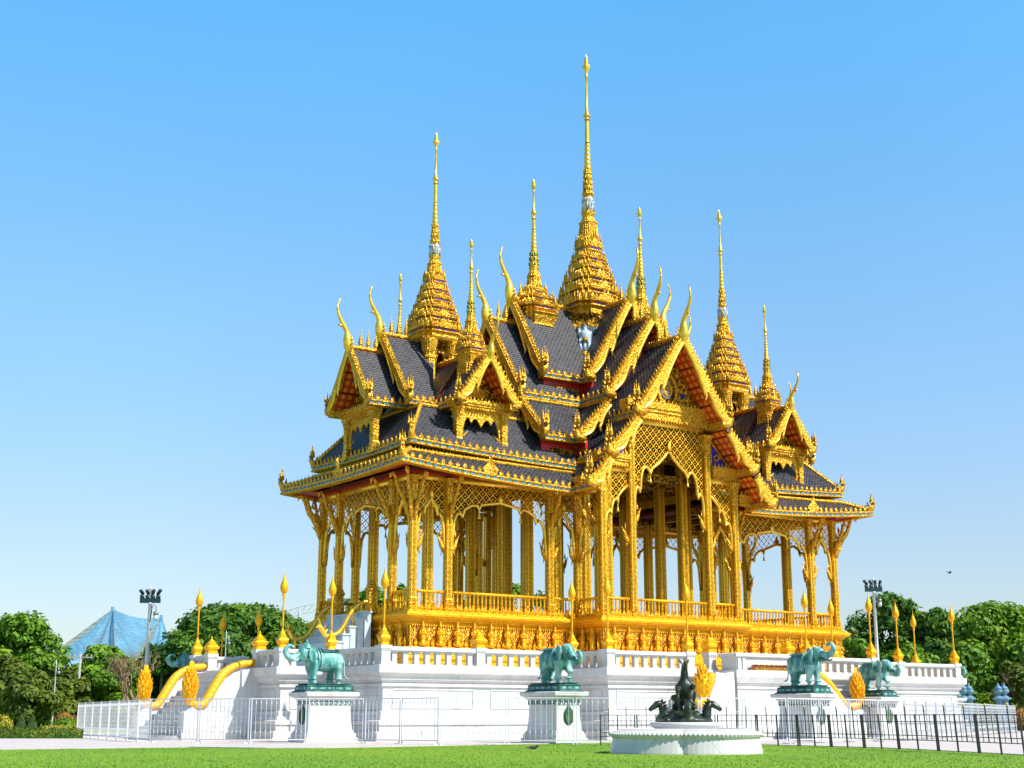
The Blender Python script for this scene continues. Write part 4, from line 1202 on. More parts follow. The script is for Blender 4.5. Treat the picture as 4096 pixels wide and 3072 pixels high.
CS = big_spire((0, 0, 0), [(23.3, 24.35, 1.66), (24.2, 25.1, 1.46), (25.0, 25.85, 1.25), (25.75, 26.5, 1.02), (26.42, 27.1, .86), (27.02, 27.95, .70)],
    (27.85, 29.3, .58, .43), (29.9, 1.0, .36), (31.0, 32.66, .31, .22, 5), (32.62, 34.35, .23, .16, 6), 36.0, 40.15, .10,
    [(.40, 29.25), (.46, 29.35), (.40, 29.5), (.33, 29.62), (.40, 29.8), (.44, 29.95), (.30, 30.0), (.28, 30.9), (.36, 31.05)])
mb = MB()                                   # waist between the crossing roofs
rg = lambda hh, z: [(x, y, z) for x, y in redent(hh, .16, 2)]
mb.loft([rg(1.35, 19.0), rg(.80, 20.6), rg(.74, 21.4), rg(.80, 22.0), rg(1.0, 22.8), rg(1.42, 23.2), rg(1.50, 23.32)], False, True)
for q in range(28):
    a = 2 * pi * q / 28
    spike(mb, (.82 * cos(a), .82 * sin(a), 21.9), (1.5 * cos(a), 1.5 * sin(a), 23.2), .3, .06, (-sin(a), cos(a), 0))
mb.build('spire_waist', 'gold_relief', CS)
for (sx, sy) in ((-1, -1), (1, -1), (-1, 1)):   # niches with white many-headed elephants where the roofs meet
    a = math.atan2(sy, sx)
    E = lambda p, a=a: (p[0] * cos(a) - p[1] * sin(a), p[0] * sin(a) + p[1] * cos(a), p[2])
    mb = MB(E)
    mb.loft([[(1.0, -1.15, 23.25), (1.42, -1.12, 23.25), (1.42, 1.12, 23.25), (1.0, 1.15, 23.25)], [(1.2, -.08, 20.2), (2.62, -.08, 20.45), (2.62, .08, 20.45), (1.2, .08, 20.2)]])
    for s_ in (-1, 1): mb.tube([(1.5, s_ * 1.18, 23.2), (2.72, s_ * .08, 20.5)], .075, 6)
    for i, y in enumerate((-.7, -.35, 0, .35, .7)): mb.leaf((1.46, y, 22.62), .34, .62, (1, 0, 0), (0, 1, 0), .02, .1)
    nb = mb.build('elephant_niche', 'gold_relief', CS)
    mb = MB(E)
    for y, z, x in ((0, 22.30, 1.92), (-.33, 22.22, 1.80), (.33, 22.22, 1.80), (-.62, 22.3, 1.6), (.62, 22.3, 1.6)):
        mb.cur = 0
        mb.lathe([(0, -.24), (.13, -.2), (.2, 0), (.19, .14), (.1, .25), (0, .27)], (x, y, z), 8, False)
        mb.tube([(x + .14, y, z), (x + .24, y, z - .25), (x + .2, y, z - .6), (x + .30, y, z - .78)], [.1, .075, .055, .03], 7)
        mb.cur = 1
        mb.lathe([(.2, .2), (.12, .32), (0, .42)], (x, y, z), 6, False)
        for s_ in (-1, 1): mb.tube([(x + .16, y + s_ * .08, z - .12), (x + .34, y + s_ * .1, z - .3)], [.03, .01], 5)
    mb.cur = 0
    mb.tube([(1.75, 0, 22.2), (1.95, 0, 21.9), (2.1, 0, 21.4)], [.3, .4, .34], 10)
    for y in (-.24, 0, .24): mb.tube([(2.28, y, 21.6), (2.42, y, 21.2), (2.52, y * .8, 20.85)], [.12, .10, .11], 7)
    mb.cur = 1
    mb.tube([(2.42, -.10, 21.55), (2.46, .18, 21.55)], .13, 7)
    mb.lathe([(.2, 20.5), (.30, 20.62), (.24, 20.8)], (2.5, 0, 0), 10, False)
    mb.build('elephant_carving', ['pale_porcelain', 'gold'], CS, True)

def lantern_spire(x, y):
    o = big_spire((x, y, 0), [(20.35, 21.15, 1.30), (21.05, 21.75, 1.15), (21.65, 22.3, .96), (22.22, 22.85, .80), (22.78, 23.35, .66), (23.3, 23.98, .53)],
        (23.9, 24.8, .42, .32), (25.15, .72, .31), (25.95, 27.1, .25, .17, 4), (27.08, 28.3, .175, .115, 5), 29.55, 32.42, .078,
        [(.30, 24.75), (.34, 24.82), (.28, 24.95), (.31, 25.1), (.33, 25.2), (.22, 25.25), (.2, 25.85), (.28, 26.0)])
    for (sx, sy) in ((-1, -1), (1, -1), (1, 1), (-1, 1)):
        mb = MB(); rg = lambda hh, z: [(px, py, z) for px, py in redent(hh, .2, 2)]
        mb.loft([rg(.36, 16.8), rg(.36, 17.3), rg(.29, 17.4), rg(.28, 19.2), rg(.32, 19.26), rg(.32, 19.36), rg(.28, 19.42), rg(.33, 19.9), rg(.42, 20.3)], False, True)
        for q in range(16):
            a = 2 * pi * q / 16
            spike(mb, (.28 * cos(a), .28 * sin(a), 19.45), (.46 * cos(a), .46 * sin(a), 20.28), .13, .03, (-sin(a), cos(a), 0))
        mb.build('lantern_pier', 'gold', o, loc=(sx * .72, sy * .72, 0))
    mb = MB()
    for kk in range(4):
        mb.T = frame(kk)
        A = mirror([(0, 19.75), (.3, 19.6), (.6, 19.25), (.8, 18.7), (.9, 18.0)])
        for yy in (.62, .72): mb.grid([[(t * .44, yy, z) for t, z in A], [(t * .44, yy, 20.3) for t, z in A]])
        mb.tube([(t * .44, .68, z) for t, z in A], .05, 6, 1, (0, 1, 0))
    mb.build('lantern_arch', 'gold_relief', o)
    mb = MB(); rg = lambda hh, z: [(px, py, z) for px, py in redent(hh, .16, 2)]
    mb.loft([rg(.95, 20.25), rg(1.1, 20.3), rg(1.18, 20.42)], True, True)
    mb.build('lantern_ceiling', 'gold_smooth', o); mb = MB()
    mb.loft([rg(1.30, 16.6), rg(1.30, 17.15), rg(1.2, 17.2), rg(1.1, 17.45), rg(1.02, 17.5)], False, True)
    for sx in (-1, 1):
        for sy in (-1, 1): mb.box(sx * .75, sx * 1.45, sy * .75, sy * 1.45, 16.3, 17.3)
    mb.build('lantern_plinth', 'gold_smooth', o)
    return o
lantern_spire(-10.6, 0)
lantern_spire(10.6, 0)

def small_spire_src(w=1.0):
    mb = MB()
    tier_stack(mb, [(18.85, 19.35, .66 * w), (19.3, 19.72, .56 * w), (19.68, 20.05, .42 * (w + 1) / 2)])
    flutes(mb, 20.0, 20.75, .33, .24)
    mb.lathe([(.24, 20.7), (.28, 20.78), (.2, 20.95), (.23, 21.1), (.18, 21.2)], n=12, caps=False)
    rg = lambda hh, z: [(px, py, z) for px, py in redent(hh, .16, 2)]
    mb.loft([rg(.64 * w, 16.6), rg(.64 * w, 17.05), rg(.50 * w, 17.12), rg(.50 * w, 18.3), rg(.56 * w, 18.38), rg(.52 * w, 18.46), rg(.60 * w, 18.8), rg(.66 * w, 18.9)], False, True)
    for kk in range(4):
        mb.T = frame(kk); mb.tube([(-.26 * w, .52 * w, 17.25), (.26 * w, .52 * w, 17.25), (.26 * w, .52 * w, 18.2), (-.26 * w, .52 * w, 18.2), (-.26 * w, .52 * w, 17.25)], .045, 6, 1, (0, 1, 0))
        for q_ in (-.4, .4): mb.tube([(q_ * w, .5 * w, 17.1), (q_ * w, .5 * w, 18.4)], .06, 6)
    mb.T = None
    o = mb.build('small_spire', ['gold', 'blue_enamel'], PAV)
    mb = MB(); leaf_rings(mb, 21.15, 21.85, .2, .15, 3, 8)
    mb.cur = 1
    for i in range(3):
        for j in range(8):
            t = 2 * pi * (j + .5) / 8; r = .2 - .018 * i
            mb.leaf((r * cos(t), r * sin(t), 21.18 + .233 * i), .09, .15, (cos(t), sin(t), 0), (-sin(t), cos(t), 0), .0, .04)
    mb.build('petal_crown', ['gold', 'green_enamel'], o)
    mb = MB(); mb.lathe(ring_profile(21.8, 22.85, .15, .09, 6), n=10, caps=False)
    mb.lathe([(.08, 22.85), (.06, 23.5)], n=10, caps=False)
    mb.lathe([(r, z + 23.5) for r, z in mast_profile(23.5, 25.2, .06)], n=10, caps=False)
    mb.build('mast', 'gold_smooth', o, True)
    return o
S0 = small_spire_src(); S0.location = (-10.6, -3.6, 0)
for (x, y) in ((-10.6, 3.6), (10.6, -3.6), (10.6, 3.6)): dup(S0, (x, y, 0), parent=PAV)
S1 = None
for x in (-3.97, 3.97):
    if S1 is None: S1 = small_spire_src(1.35); c = S1
    else: c = dup(S1, parent=PAV)
    c.location = (x, 0, 31.2 - 25.2 * 1.32); c.scale = (1.32, 1.32, 1.32)
# ================================================================ marble terrace
TER = empty('marble_terrace', (0, 0, 0), 0, 'white marble terrace with panelled walls and a balustrade under the golden pavilion', 'terrace')
PT = [(-18.7, -9.4), (-8.7, -9.4), (-8.7, -12), (8.7, -12), (8.7, -9.4), (18.7, -9.4), (18.7, -4.7), (21.1, -4.7), (21.1, 4.7), (18.7, 4.7), (18.7, 9.4), (8.7, 9.4), (8.7, 12), (-8.7, 12), (-8.7, 9.4), (-18.7, 9.4), (-18.7, 4.7), (-21.1, 4.7), (-21.1, -4.7), (-18.7, -4.7)]
mb = MB()
mould(mb, PT, [(.60, -.05), (.60, .10), (.52, .12), (.52, .36), (.30, .40), (.28, .62), (.36, .66), (.36, .80), (.22, .86), (.20, .98), (.12, 1.02), (.12, 1.20), (.0, 1.25), (.0, 2.2), (.10, 2.24), (.10, 2.34), (.04, 2.38), (.16, 2.46), (.20, 2.5), (.22, 2.62), (.40, 2.76), (.42, 2.80), (.42, 3.10), (.20, 3.14), (.20, 2.95)], False, True)
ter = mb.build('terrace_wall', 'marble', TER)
nP = len(PT)
for i in range(nP):
    a, b = Vector((*PT[i], 0)), Vector((*PT[(i + 1) % nP], 0)); d = (b - a).normalized(); N = Vector((d.y, -d.x, 0)); L = (b - a).length
    if N.y > .5 or N.x > .5: continue
    cnt = max(1, int(round(L / 5.0)))
    for q in range(cnt):
        mb = MB(); p0 = a + d * (L * q / cnt + .45); p1 = a + d * (L * (q + 1) / cnt - .45)
        for (z0, z1) in ((1.32, 1.38), (2.08, 2.14)):
            f = [p0, p1]
            c = [p0 - N * .02, p1 - N * .02, p1 + N * .035, p0 + N * .035]
            mb.loft([[(*x.xy, z0) for x in c], [(*x.xy, z1) for x in c]])
        for p, q2 in ((p0, p0 + d * .06), (p1 - d * .06, p1)):
            c = [p - N * .02, q2 - N * .02, q2 + N * .034, p + N * .034]
            mb.loft([[(*x.xy, 1.38) for x in c], [(*x.xy, 2.08) for x in c]])
        mb.build('panel_moulding', 'marble', ter)
def marble_baluster():
    mb = MB()
    for z0, z1, w in ((0, .05, .15), (.05, .46, .115), (.46, .52, .15)): mb.box(-w, w, -w * .8, w * .8, z0, z1)
    return mb
mbal0 = None
def marble_rail(p0, p1, vis=True):
    global mbal0
    a, b = Vector((*p0, 0)), Vector((*p1, 0)); d = (b - a).normalized(); L = (b - a).length - .44; m = (a + b) / 2
    mb = MB(); mb.box(-L / 2, L / 2, -.17, .17, .52, .58); mb.box(-L / 2, L / 2, -.22, .22, .58, .70); mb.box(-L / 2, L / 2, -.18, .18, .70, .745); mb.box(-L / 2, L / 2, -.17, .17, -.03, .02)
    o = mb.build('balustrade', 'marble', TER, loc=(m.x, m.y, 3.13), rotz=math.atan2(d.y, d.x))
    if not vis:
        mb = MB()
        for p in along((-L / 2, 0, 0), (L / 2, 0, 0), .56): mb.box(p.x - .12, p.x + .12, -.1, .1, 0.021, .519)
        mb.build('baluster_grille', 'marble', o); return
    for p in along((-L / 2, 0, 0), (L / 2, 0, 0), .56):
        if mbal0 is None: mbal0 = marble_baluster().build('baluster', 'marble', o); q = mbal0
        else: q = dup(mbal0, parent=o)
        q.location = (p.x, 0, 0.0)
post0 = None
def marble_post(x, y, h=.80):
    global post0
    if post0 is None:
        mb = MB()
        for z0, z1, w in ((-.04, .10, .27), (.10, .14, .25), (.14, .60, .22), (.60, .66, .25), (.66, .80, .27)): mb.box(-w, w, -w, w, z0, z1)
        post0 = mb.build('post', 'marble', TER); o = post0
    else: o = dup(post0, parent=TER)
    o.location = (x, y, 3.12)
POSTS = []
def rails(pts, vis=True):
    for i in range(len(pts) - 1): marble_rail(pts[i], pts[i + 1], vis)
    for p in pts:
        if p not in POSTS: POSTS.append(p); marble_post(*p)
rails([(-21.1, -2.4), (-21.1, -4.7), (-18.7, -4.7), (-18.7, -9.4), (-13.9, -9.4), (-8.7, -9.4), (-8.7, -12), (-3.95, -12)])
rails([(2.6, -12), (3.95, -12)], False)
rails([(3.95, -12), (8.7, -12), (8.7, -9.4), (13.9, -9.4), (18.7, -9.4)])
rails([(-21.1, 2.95), (-21.1, 4.7), (-18.7, 4.7)])
rails([(-18.7, 4.7), (-18.7, 9.4), (-8.7, 9.4), (-8.7, 12), (8.7, 12), (8.7, 9.4), (18.7, 9.4), (18.7, 4.7), (21.1, 4.7), (21.1, -4.7), (18.7, -4.7), (18.7, -9.4)], False)

# ---- gilded bud posts standing on the balustrade posts
def bud_post():
    o = empty('bud_lamp_post')
    mb = MB(); sq = lambda h, z: [(x, y, z) for x, y in redent(h, .14, 1)]
    mb.loft([sq(.26, 0), sq(.26, .08), sq(.21, .12), sq(.30, .24), sq(.32, .33), sq(.28, .40), sq(.22, .44), sq(.23, .5), sq(.17, .53), sq(.18, .58), sq(.13, .61), sq(.13, .66), sq(.07, .72), sq(.05, .86)])
    mb.build('pedestal', 'gold_lamp', o)
    mb = MB(); mb.lathe([(.062, .84), (.058, 1.2), (.055, 2.05), (.075, 2.2), (.11, 2.34), (.08, 2.38)], n=10); mb.build('pole', 'gold_lamp', o, True)
    mb = MB(); mb.lathe([(.07, 2.34), (.19, 2.43), (.25, 2.54), (.26, 2.65), (.22, 2.78), (.15, 2.90), (.095, 3.02), (.05, 3.10), (.055, 3.13), (.03, 3.17), (.035, 3.2), (.012, 3.26), (.008, 3.42)], n=14); mb.build('bud', 'gold_lamp', o, True)
    return o
BUDS = [(-21.1, -4.7, 'above the trunk of the elephant looking left'), (-18.7, -4.7, 'behind the rump of the elephant looking left'), (-18.7, -9.4, 'on the sunlit near corner of the terrace'), 
    (-8.7, -9.4, 'in the shaded inner corner above the dark green elephant'), (-8.7, -12, 'on the terrace corner right of the dark green elephant'), (-3.95, -12, 'at the balustrade gap behind the rearing horse'),
    (3.95, -12, 'above the right end of the red plaque'), (8.7, -12, 'behind the elephant with raised trunk, on the right terrace corner'), (8.7, -9.4, 'by the right wing, left of the raised elephant trunk'), (13.9, -9.4, 'on the right balustrade, left of the white floodlight pole'),
    (18.7, -9.4, 'at the right end of the terrace in front of the trees'), (21.1, -4.7, 'between the floodlight pole and the last bud post'), (-21.1, 4.7, 'at the far corner of the left stair landing'), (-18.7, 7.2, 'against the dark round tree, second from the left stair cap'), (-18.7, 2.9, 'between the two stair caps against the round tree')]
B0 = bud_post()
for i, (x, y, w) in enumerate(BUDS):
    o = B0 if i == 0 else dup(B0)
    o.location = (x, y, 3.92 if (x, y) in POSTS else 2.96); o.scale = (.69, .69, 1.0)
    tag(o, 'gilded lotus-bud lamp post ' + w, 'lamp post', 'gilded bud posts on the terrace balustrade')
C0 = None
for i, (x, y, w) in enumerate([(-13.9, -9.4, 'halfway along the sunlit left balustrade'), (-21.1, -2.4, 'on the newel by the nearer naga of the left stairs'), (-21.1, 2.95, 'on the newel by the farther naga of the left stairs'), (-2.6, -12, 'on the newel left of the red plaque'), (2.6, -12, 'on the newel above the middle of the red plaque')]):
    if C0 is None:
        mb = MB(); sq = lambda h, z: [(px, py, z) for px, py in redent(h, .14, 1)]
        mb.loft([sq(.25, 0), sq(.25, .10), sq(.21, .14), sq(.29, .24), sq(.31, .33), sq(.27, .38), sq(.22, .41), sq(.23, .46), sq(.16, .50), sq(.17, .55), sq(.10, .59), sq(.10, .63), sq(.03, .70), sq(.012, .85)])
        o = C0 = mb.build('newel_cap', 'gold_lamp')
    else: o = dup(C0)
    o.location = (x, y, 3.92)
    tag(o, 'stepped gilded cap ' + w, 'finial', 'gilded newel caps')
for x in (-2.6,): marble_post(x, -12)

# ---- naga railings
def naga_hood(mb, p, ang, sc=1.0):
    """fan of crested serpent heads rising from p, facing direction ang"""
    def T(q):
        x, y, z = q[0] * sc, q[1] * sc, q[2] * sc
        return (p[0] + x * cos(ang) - y * sin(ang), p[1] + x * sin(ang) + y * cos(ang), p[2] + z)
    old = mb.T; mb.T = T
    prof = [(-.06, .20, 0), (.04, .25, .35), (.06, .33, .7), (.06, .40, 1.0), (.04, .36, 1.25), (.0, .24, 1.5), (-.03, .12, 1.75), (-.05, .05, 2.0), (-.06, .01, 2.35)]
    mb.loft([[(x + (.12 + .58 * w) * cos(a), w * sin(a), z) for a in [2 * pi * j / 14 for j in range(14)]] for x, w, z in prof])
    for (y, z, h) in ((0, 1.35, .55), (-.2, 1.15, .5), (.2, 1.15, .5), (-.32, .92, .46), (.32, .92, .46), (-.34, .66, .42), (.34, .66, .42)):
        mb.lathe([(0, -.12), (.09, -.06), (.10, .04), (.05, .12), (0, .2)], (.22 - abs(y) * .25, y, z), 8, False)
        spike(mb, (.16 - abs(y) * .3, y * 1.12, z + .05), (.06, y * 1.32, z + h), .2, .07, (0, 1, 0))
    for q, z in enumerate((.25, .5, .75, 1.0, 1.25, 1.5, 1.72)):
        w = interp([.20, .25, .33, .40, .36, .24, .12], z / 1.75)
        for k_ in range(9):
            a = 2 * pi * (k_ + .5 * (q % 2)) / 9
            cx_, cy_ = (.12 + .55 * w) * cos(a), w * sin(a)
            spike(mb, (cx_ * .9, cy_ * .9, z - .04), (cx_ * 1.42 - .03, cy_ * 1.42, z + .40), .21, .08, (-sin(a), cos(a), 0))
    mb.T = old
LS = empty('marble_staircase', (0, 0, 0), 0, 'white marble staircase with curved golden naga railings at the left end of the terrace', 'stairs')
mb = MB(); n = 11
for i in range(n):
    xa = -24.75 + (24.75 - 21.55) * i / n
    mb.box(xa, -21.5, -2.15, 2.75, 2.95 * i / n - .02 if i else 0, 2.95 * (i + 1) / n)
    mb.box(xa - .07, xa + .2, -2.14, 2.74, 2.95 * (i + 1) / n, 2.95 * (i + 1) / n + .045)
mb.build('step_flight', 'marble', LS)
mb = MB(); P = [(-24.6 - 1.25 * cos(a), 2.6 * sin(a)) for a in [pi * (-.5 + i / 16) for i in range(17)]]
mb.prism(P + [(-24.0, 2.6), (-24.0, -2.6)], 0.0, .12); mb.prism([(x * 1.0 + (.12 if x < -24.6 else 0), y * .95) for x, y in P] + [(-24.0, 2.4), (-24.0, -2.4)], .12, .19)
mb.build('landing_step', 'marble', LS)
NPATH = [(-24.25, 1.62), (-24.0, 1.48), (-23.66, 1.52), (-23.41, 1.86), (-23.12, 2.36), (-22.82, 2.80), (-22.40, 3.10), (-21.9, 3.27), (-21.55, 3.30), (-21.25, 3.36), (-21.14, 3.62), (-21.08, 3.98)]
for sy in (-1, 1):
    y = 2.4 * sy if sy < 0 else 3.0
    top = [(-24.62, 1.16)] + [(x, z - .24) for x, z in NPATH[:10]] + [(-20.9, 3.1)]
    mb = MB()
    outl = [(-24.62, 0)] + top + [(-20.9, 0)]
    mb.loft([[(x, y - .26, z) for x, z in outl], [(x, y + .26, z) for x, z in outl]])
    mb.box(-24.72, -24.2, y - .31, y + .31, 0, .32)
    w = mb.build('side_wall', 'marble', LS)
    mb = MB()
    sp = spline([(x, y, z) for x, z in NPATH])
    mb.tube(sp, [.165 + .05 * sin(pi * min(1, i / 40)) if i < 58 else .13 for i in range(len(sp))], 12, usc=.13)
    o = mb.build('naga_railing', 'naga_gold', LS, True)
    mb = MB(); naga_hood(mb, (-24.32, y, 1.46), pi, .80)
    mb.build('naga_hood', 'gold_lamp', o, False); mb = MB(); e = sp[-1]
    for dx, dz in ((-.14, .45), (.05, .62), (.16, .3)): spike(mb, (e.x, y, e.z - .25), (e.x + dx, y, e.z + dz), .26, .09, (1, 0, 0))
    mb.build('tail_flame', 'gold_lamp', o, False)

# front stairs flanking the wall that carries the plaque
mb = MB(); mb.box(-2.3, 2.3, -13.5, -12.15, 0, 2.78)
mould(mb, [(-2.3, -13.5), (2.3, -13.5), (2.3, -12.62), (-2.3, -12.62)], [(.3, -.03), (.3, .4), (.12, .6), (.12, 1.2), (.02, 1.25), (.02, 2.2), (.10, 2.26), (.06, 2.36), (.2, 2.5), (.32, 2.78), (.32, 3.08), (.06, 3.10), (.06, 3.62), (.1, 3.66), (.18, 3.7), (.18, 3.84), (.1, 3.87)], False, True)
for x in (-2.32, -2.02): mb.box(x, x + .16, -13.62, -13.3, 2.78, 3.66)
mb.build('plaque_wall', 'marble', TER)
for sx, lab in ((-1, 'left flight of marble steps behind the rearing horse, with a golden naga'), (1, 'right flight of marble steps between the two right elephants, with a golden naga')):
    S = empty('marble_steps', (0, 0, 0), 0, lab, 'stairs', 'front marble flights with nagas')
    mb = MB(); n = 12
    for i in range(n):
        xa = 6.5 - (6.5 - 3.1) * i / n
        mb.box(sx * xa, sx * 2.7, -13.25, -12.45, 2.95 * i / n, 2.95 * (i + 1) / n); mb.box(sx * (xa + .05), sx * (xa - .2), -13.26, -12.44, 2.95 * (i + 1) / n, 2.95 * (i + 1) / n + .03)
    mb.build('step_flight', 'marble', S)
    if sx > 0:
        NP = [(5.75, 1.55), (5.3, 1.45), (4.86, 1.55), (4.5, 1.85), (4.1, 2.25), (3.7, 2.6), (3.2, 2.9), (2.75, 3.1)]; y = -13.5
        outl = [(6.1, 0), (6.1, 1.2)] + [(x, z - .2) for x, z in NP] + [(2.66, 0)]
    else:
        NP = [(-4.75, 1.6), (-4.9, 1.5), (-4.6, 1.62), (-4.25, 2.1), (-4.0, 2.6), (-3.9, 2.9)]; y = -13.5
        outl = [(-4.2, 0), (-4.2, 1.9), (-3.8, 2.6), (-2.66, 3.0), (-2.66, 0)]
    mb = MB(); mb.loft([[(x, y - .2, z) for x, z in outl], [(x, y + .2, z) for x, z in outl]]); mb.build('side_wall', 'marble', S)
    sp = spline([(x, y, z) for x, z in NP]); mb = MB(); mb.tube(sp, .2, 10, usc=.13); o = mb.build('naga_railing', 'naga_gold', S, True)
    mb = MB()
    if sx > 0: naga_hood(mb, (5.8, y, 1.47), 0, .80)
    else: naga_hood(mb, (-4.45, y, 1.6), R(-150), .82)
    mb.build('naga_hood', 'gold_lamp', o)

# gilded staircase up to the pavilion floor (left side)
GS = empty('blue_marble_stairs', (0, 0, 0), 0, 'blue-grey marble steps with slim golden naga rails up to the pavilion floor', 'stairs')
mb = MB(); n = 8
for i in range(n):
    x0 = -18.1 + i * .37; z = 2.95 + (5.86 - 2.95) * (i + 1) / n
    mb.box(x0, -14.9, -1.35, 1.35, 2.95, z - .06); mb.box(x0 - .06, -14.9, -1.4, 1.4, z - .06, z)
    for sy in (-1, 1): mb.box(x0 + .02, x0 + .42, sy * 1.36, sy * 1.9, 2.95, z - .02); mb.box(x0 - .03, x0 + .46, sy * 1.345, sy * 1.95, z - .02, z + .06)
mb.build('step_flight', 'blue_marble', GS)
for sy in (-1, 1):
    y = 1.66 * sy
    NP = [(-17.62, 5.0), (-17.42, 4.72), (-17.05, 4.72), (-16.72, 4.86), (-16.42, 5.24), (-16.2, 5.62), (-15.96, 5.96), (-15.7, 6.2), (-15.42, 6.34), (-15.1, 6.42), (-14.98, 6.72)]
    mb = MB(); sp = spline([(x, y, z) for x, z in NP]); mb.tube(sp, .105, 10, usc=.07); o = mb.build('naga_rail', 'gold_smooth', GS, True)
    mb = MB(); 
    mb.tube([(-17.6, y, 4.9), (-17.66, y, 5.05), (-17.8, y, 5.12), (-17.92, y, 5.06)], [.10, .12, .09, .03], 8)
    spike(mb, (-17.64, y, 5.08), (-17.82, y, 5.62), .2, .06, (1, 0, 0)); spike(mb, (-17.55, y, 4.9), (-17.36, y, 5.3), .18, .05, (1, 0, 0)); spike(mb, (-17.5, y, 4.75), (-17.25, y, 5.05), .16, .05, (1, 0, 0))
    mb.build('naga_head', 'gold_smooth', o)
    for i, x in enumerate((-17.3, -16.9, -16.4, -15.95, -15.5, -15.1)):
        zb = 2.95 + 2.91 * min(1, max(0, int((x + 18.1) / .37) + 1) / n) + .05
        zt = min((p for p in sp), key=lambda p: abs(p.x - x)).z
        mb = MB(); H = zt - zb
        mb.lathe([(.085, 0), (.085, .06), (.05, .1), (.045, H * .3), (.055, H * .8), (.10, H - .06), (.05, H)], n=8); mb.build('rail_post', 'gold_smooth', GS, True, loc=(x, y, zb))
    mb = MB(); sq = lambda h, z: [(px, py, z) for px, py in redent(h, .14, 1)]
    mb.loft([sq(.25, 5.86), sq(.25, 6.0), sq(.2, 6.05), sq(.2, 6.9), sq(.26, 6.96), sq(.24, 7.05), sq(.19, 7.1), sq(.2, 7.18), sq(.12, 7.25), sq(.12, 7.32), sq(.03, 7.42), sq(.0, 7.62)], True, False)
    mb.build('newel_post', 'gold', GS, loc=(-14.98, y + sy * .0, 0))

# ---- plaque with raised writing
PL = empty('wall_plaque', (-.15, -13.70, 3.15), 0, 'long red plaque with gilded lettering and pointed ends on the white wall', 'plaque')
mb = MB(); W_, H_ = 1.30, .17
o1 = [(-W_ - .36, 0), (-W_ - .12, -.06), (-W_, -H_), (W_, -H_), (W_ + .12, -.06), (W_ + .3, 0), (W_ + .12, .06), (W_, H_), (-W_, H_), (-W_ - .12, .06)]
mb.loft([[(x, .06, z) for x, z in o1], [(x, -.02, z) for x, z in o1]]); mb.build('board', 'plaque_red', PL)
mb = MB()
mb.tube([(x, -.03, z) for x, z in o1 + o1[:1]], .025, 6, 1, (0, 1, 0)); mb.build('frame', 'gold_relief', PL)
fc = bpy.data.curves.new('lettering', 'FONT'); fc.body = "พระที่นั่งบรมมังคลานุสรณีย์"; fc.size = .22; fc.extrude = .008; fc.align_x = 'CENTER'; fc.align_y = 'CENTER'
fo = bpy.data.objects.new('lettering', fc); COL.objects.link(fo); fo.parent = PL; fo.location = (0, -.04, 0); fo.rotation_euler = (R(90), 0, 0); fc.materials.append(M['gold_smooth'])
bpy.context.view_layer.update(); me = bpy.data.meshes.new_from_object(fo.evaluated_get(bpy.context.evaluated_depsgraph_get())); bpy.data.objects.remove(fo)
fo = bpy.data.objects.new('lettering', me); COL.objects.link(fo); fo.parent = PL; fo.location = (0, -.04, 0); fo.rotation_euler = (R(90), 0, 0)

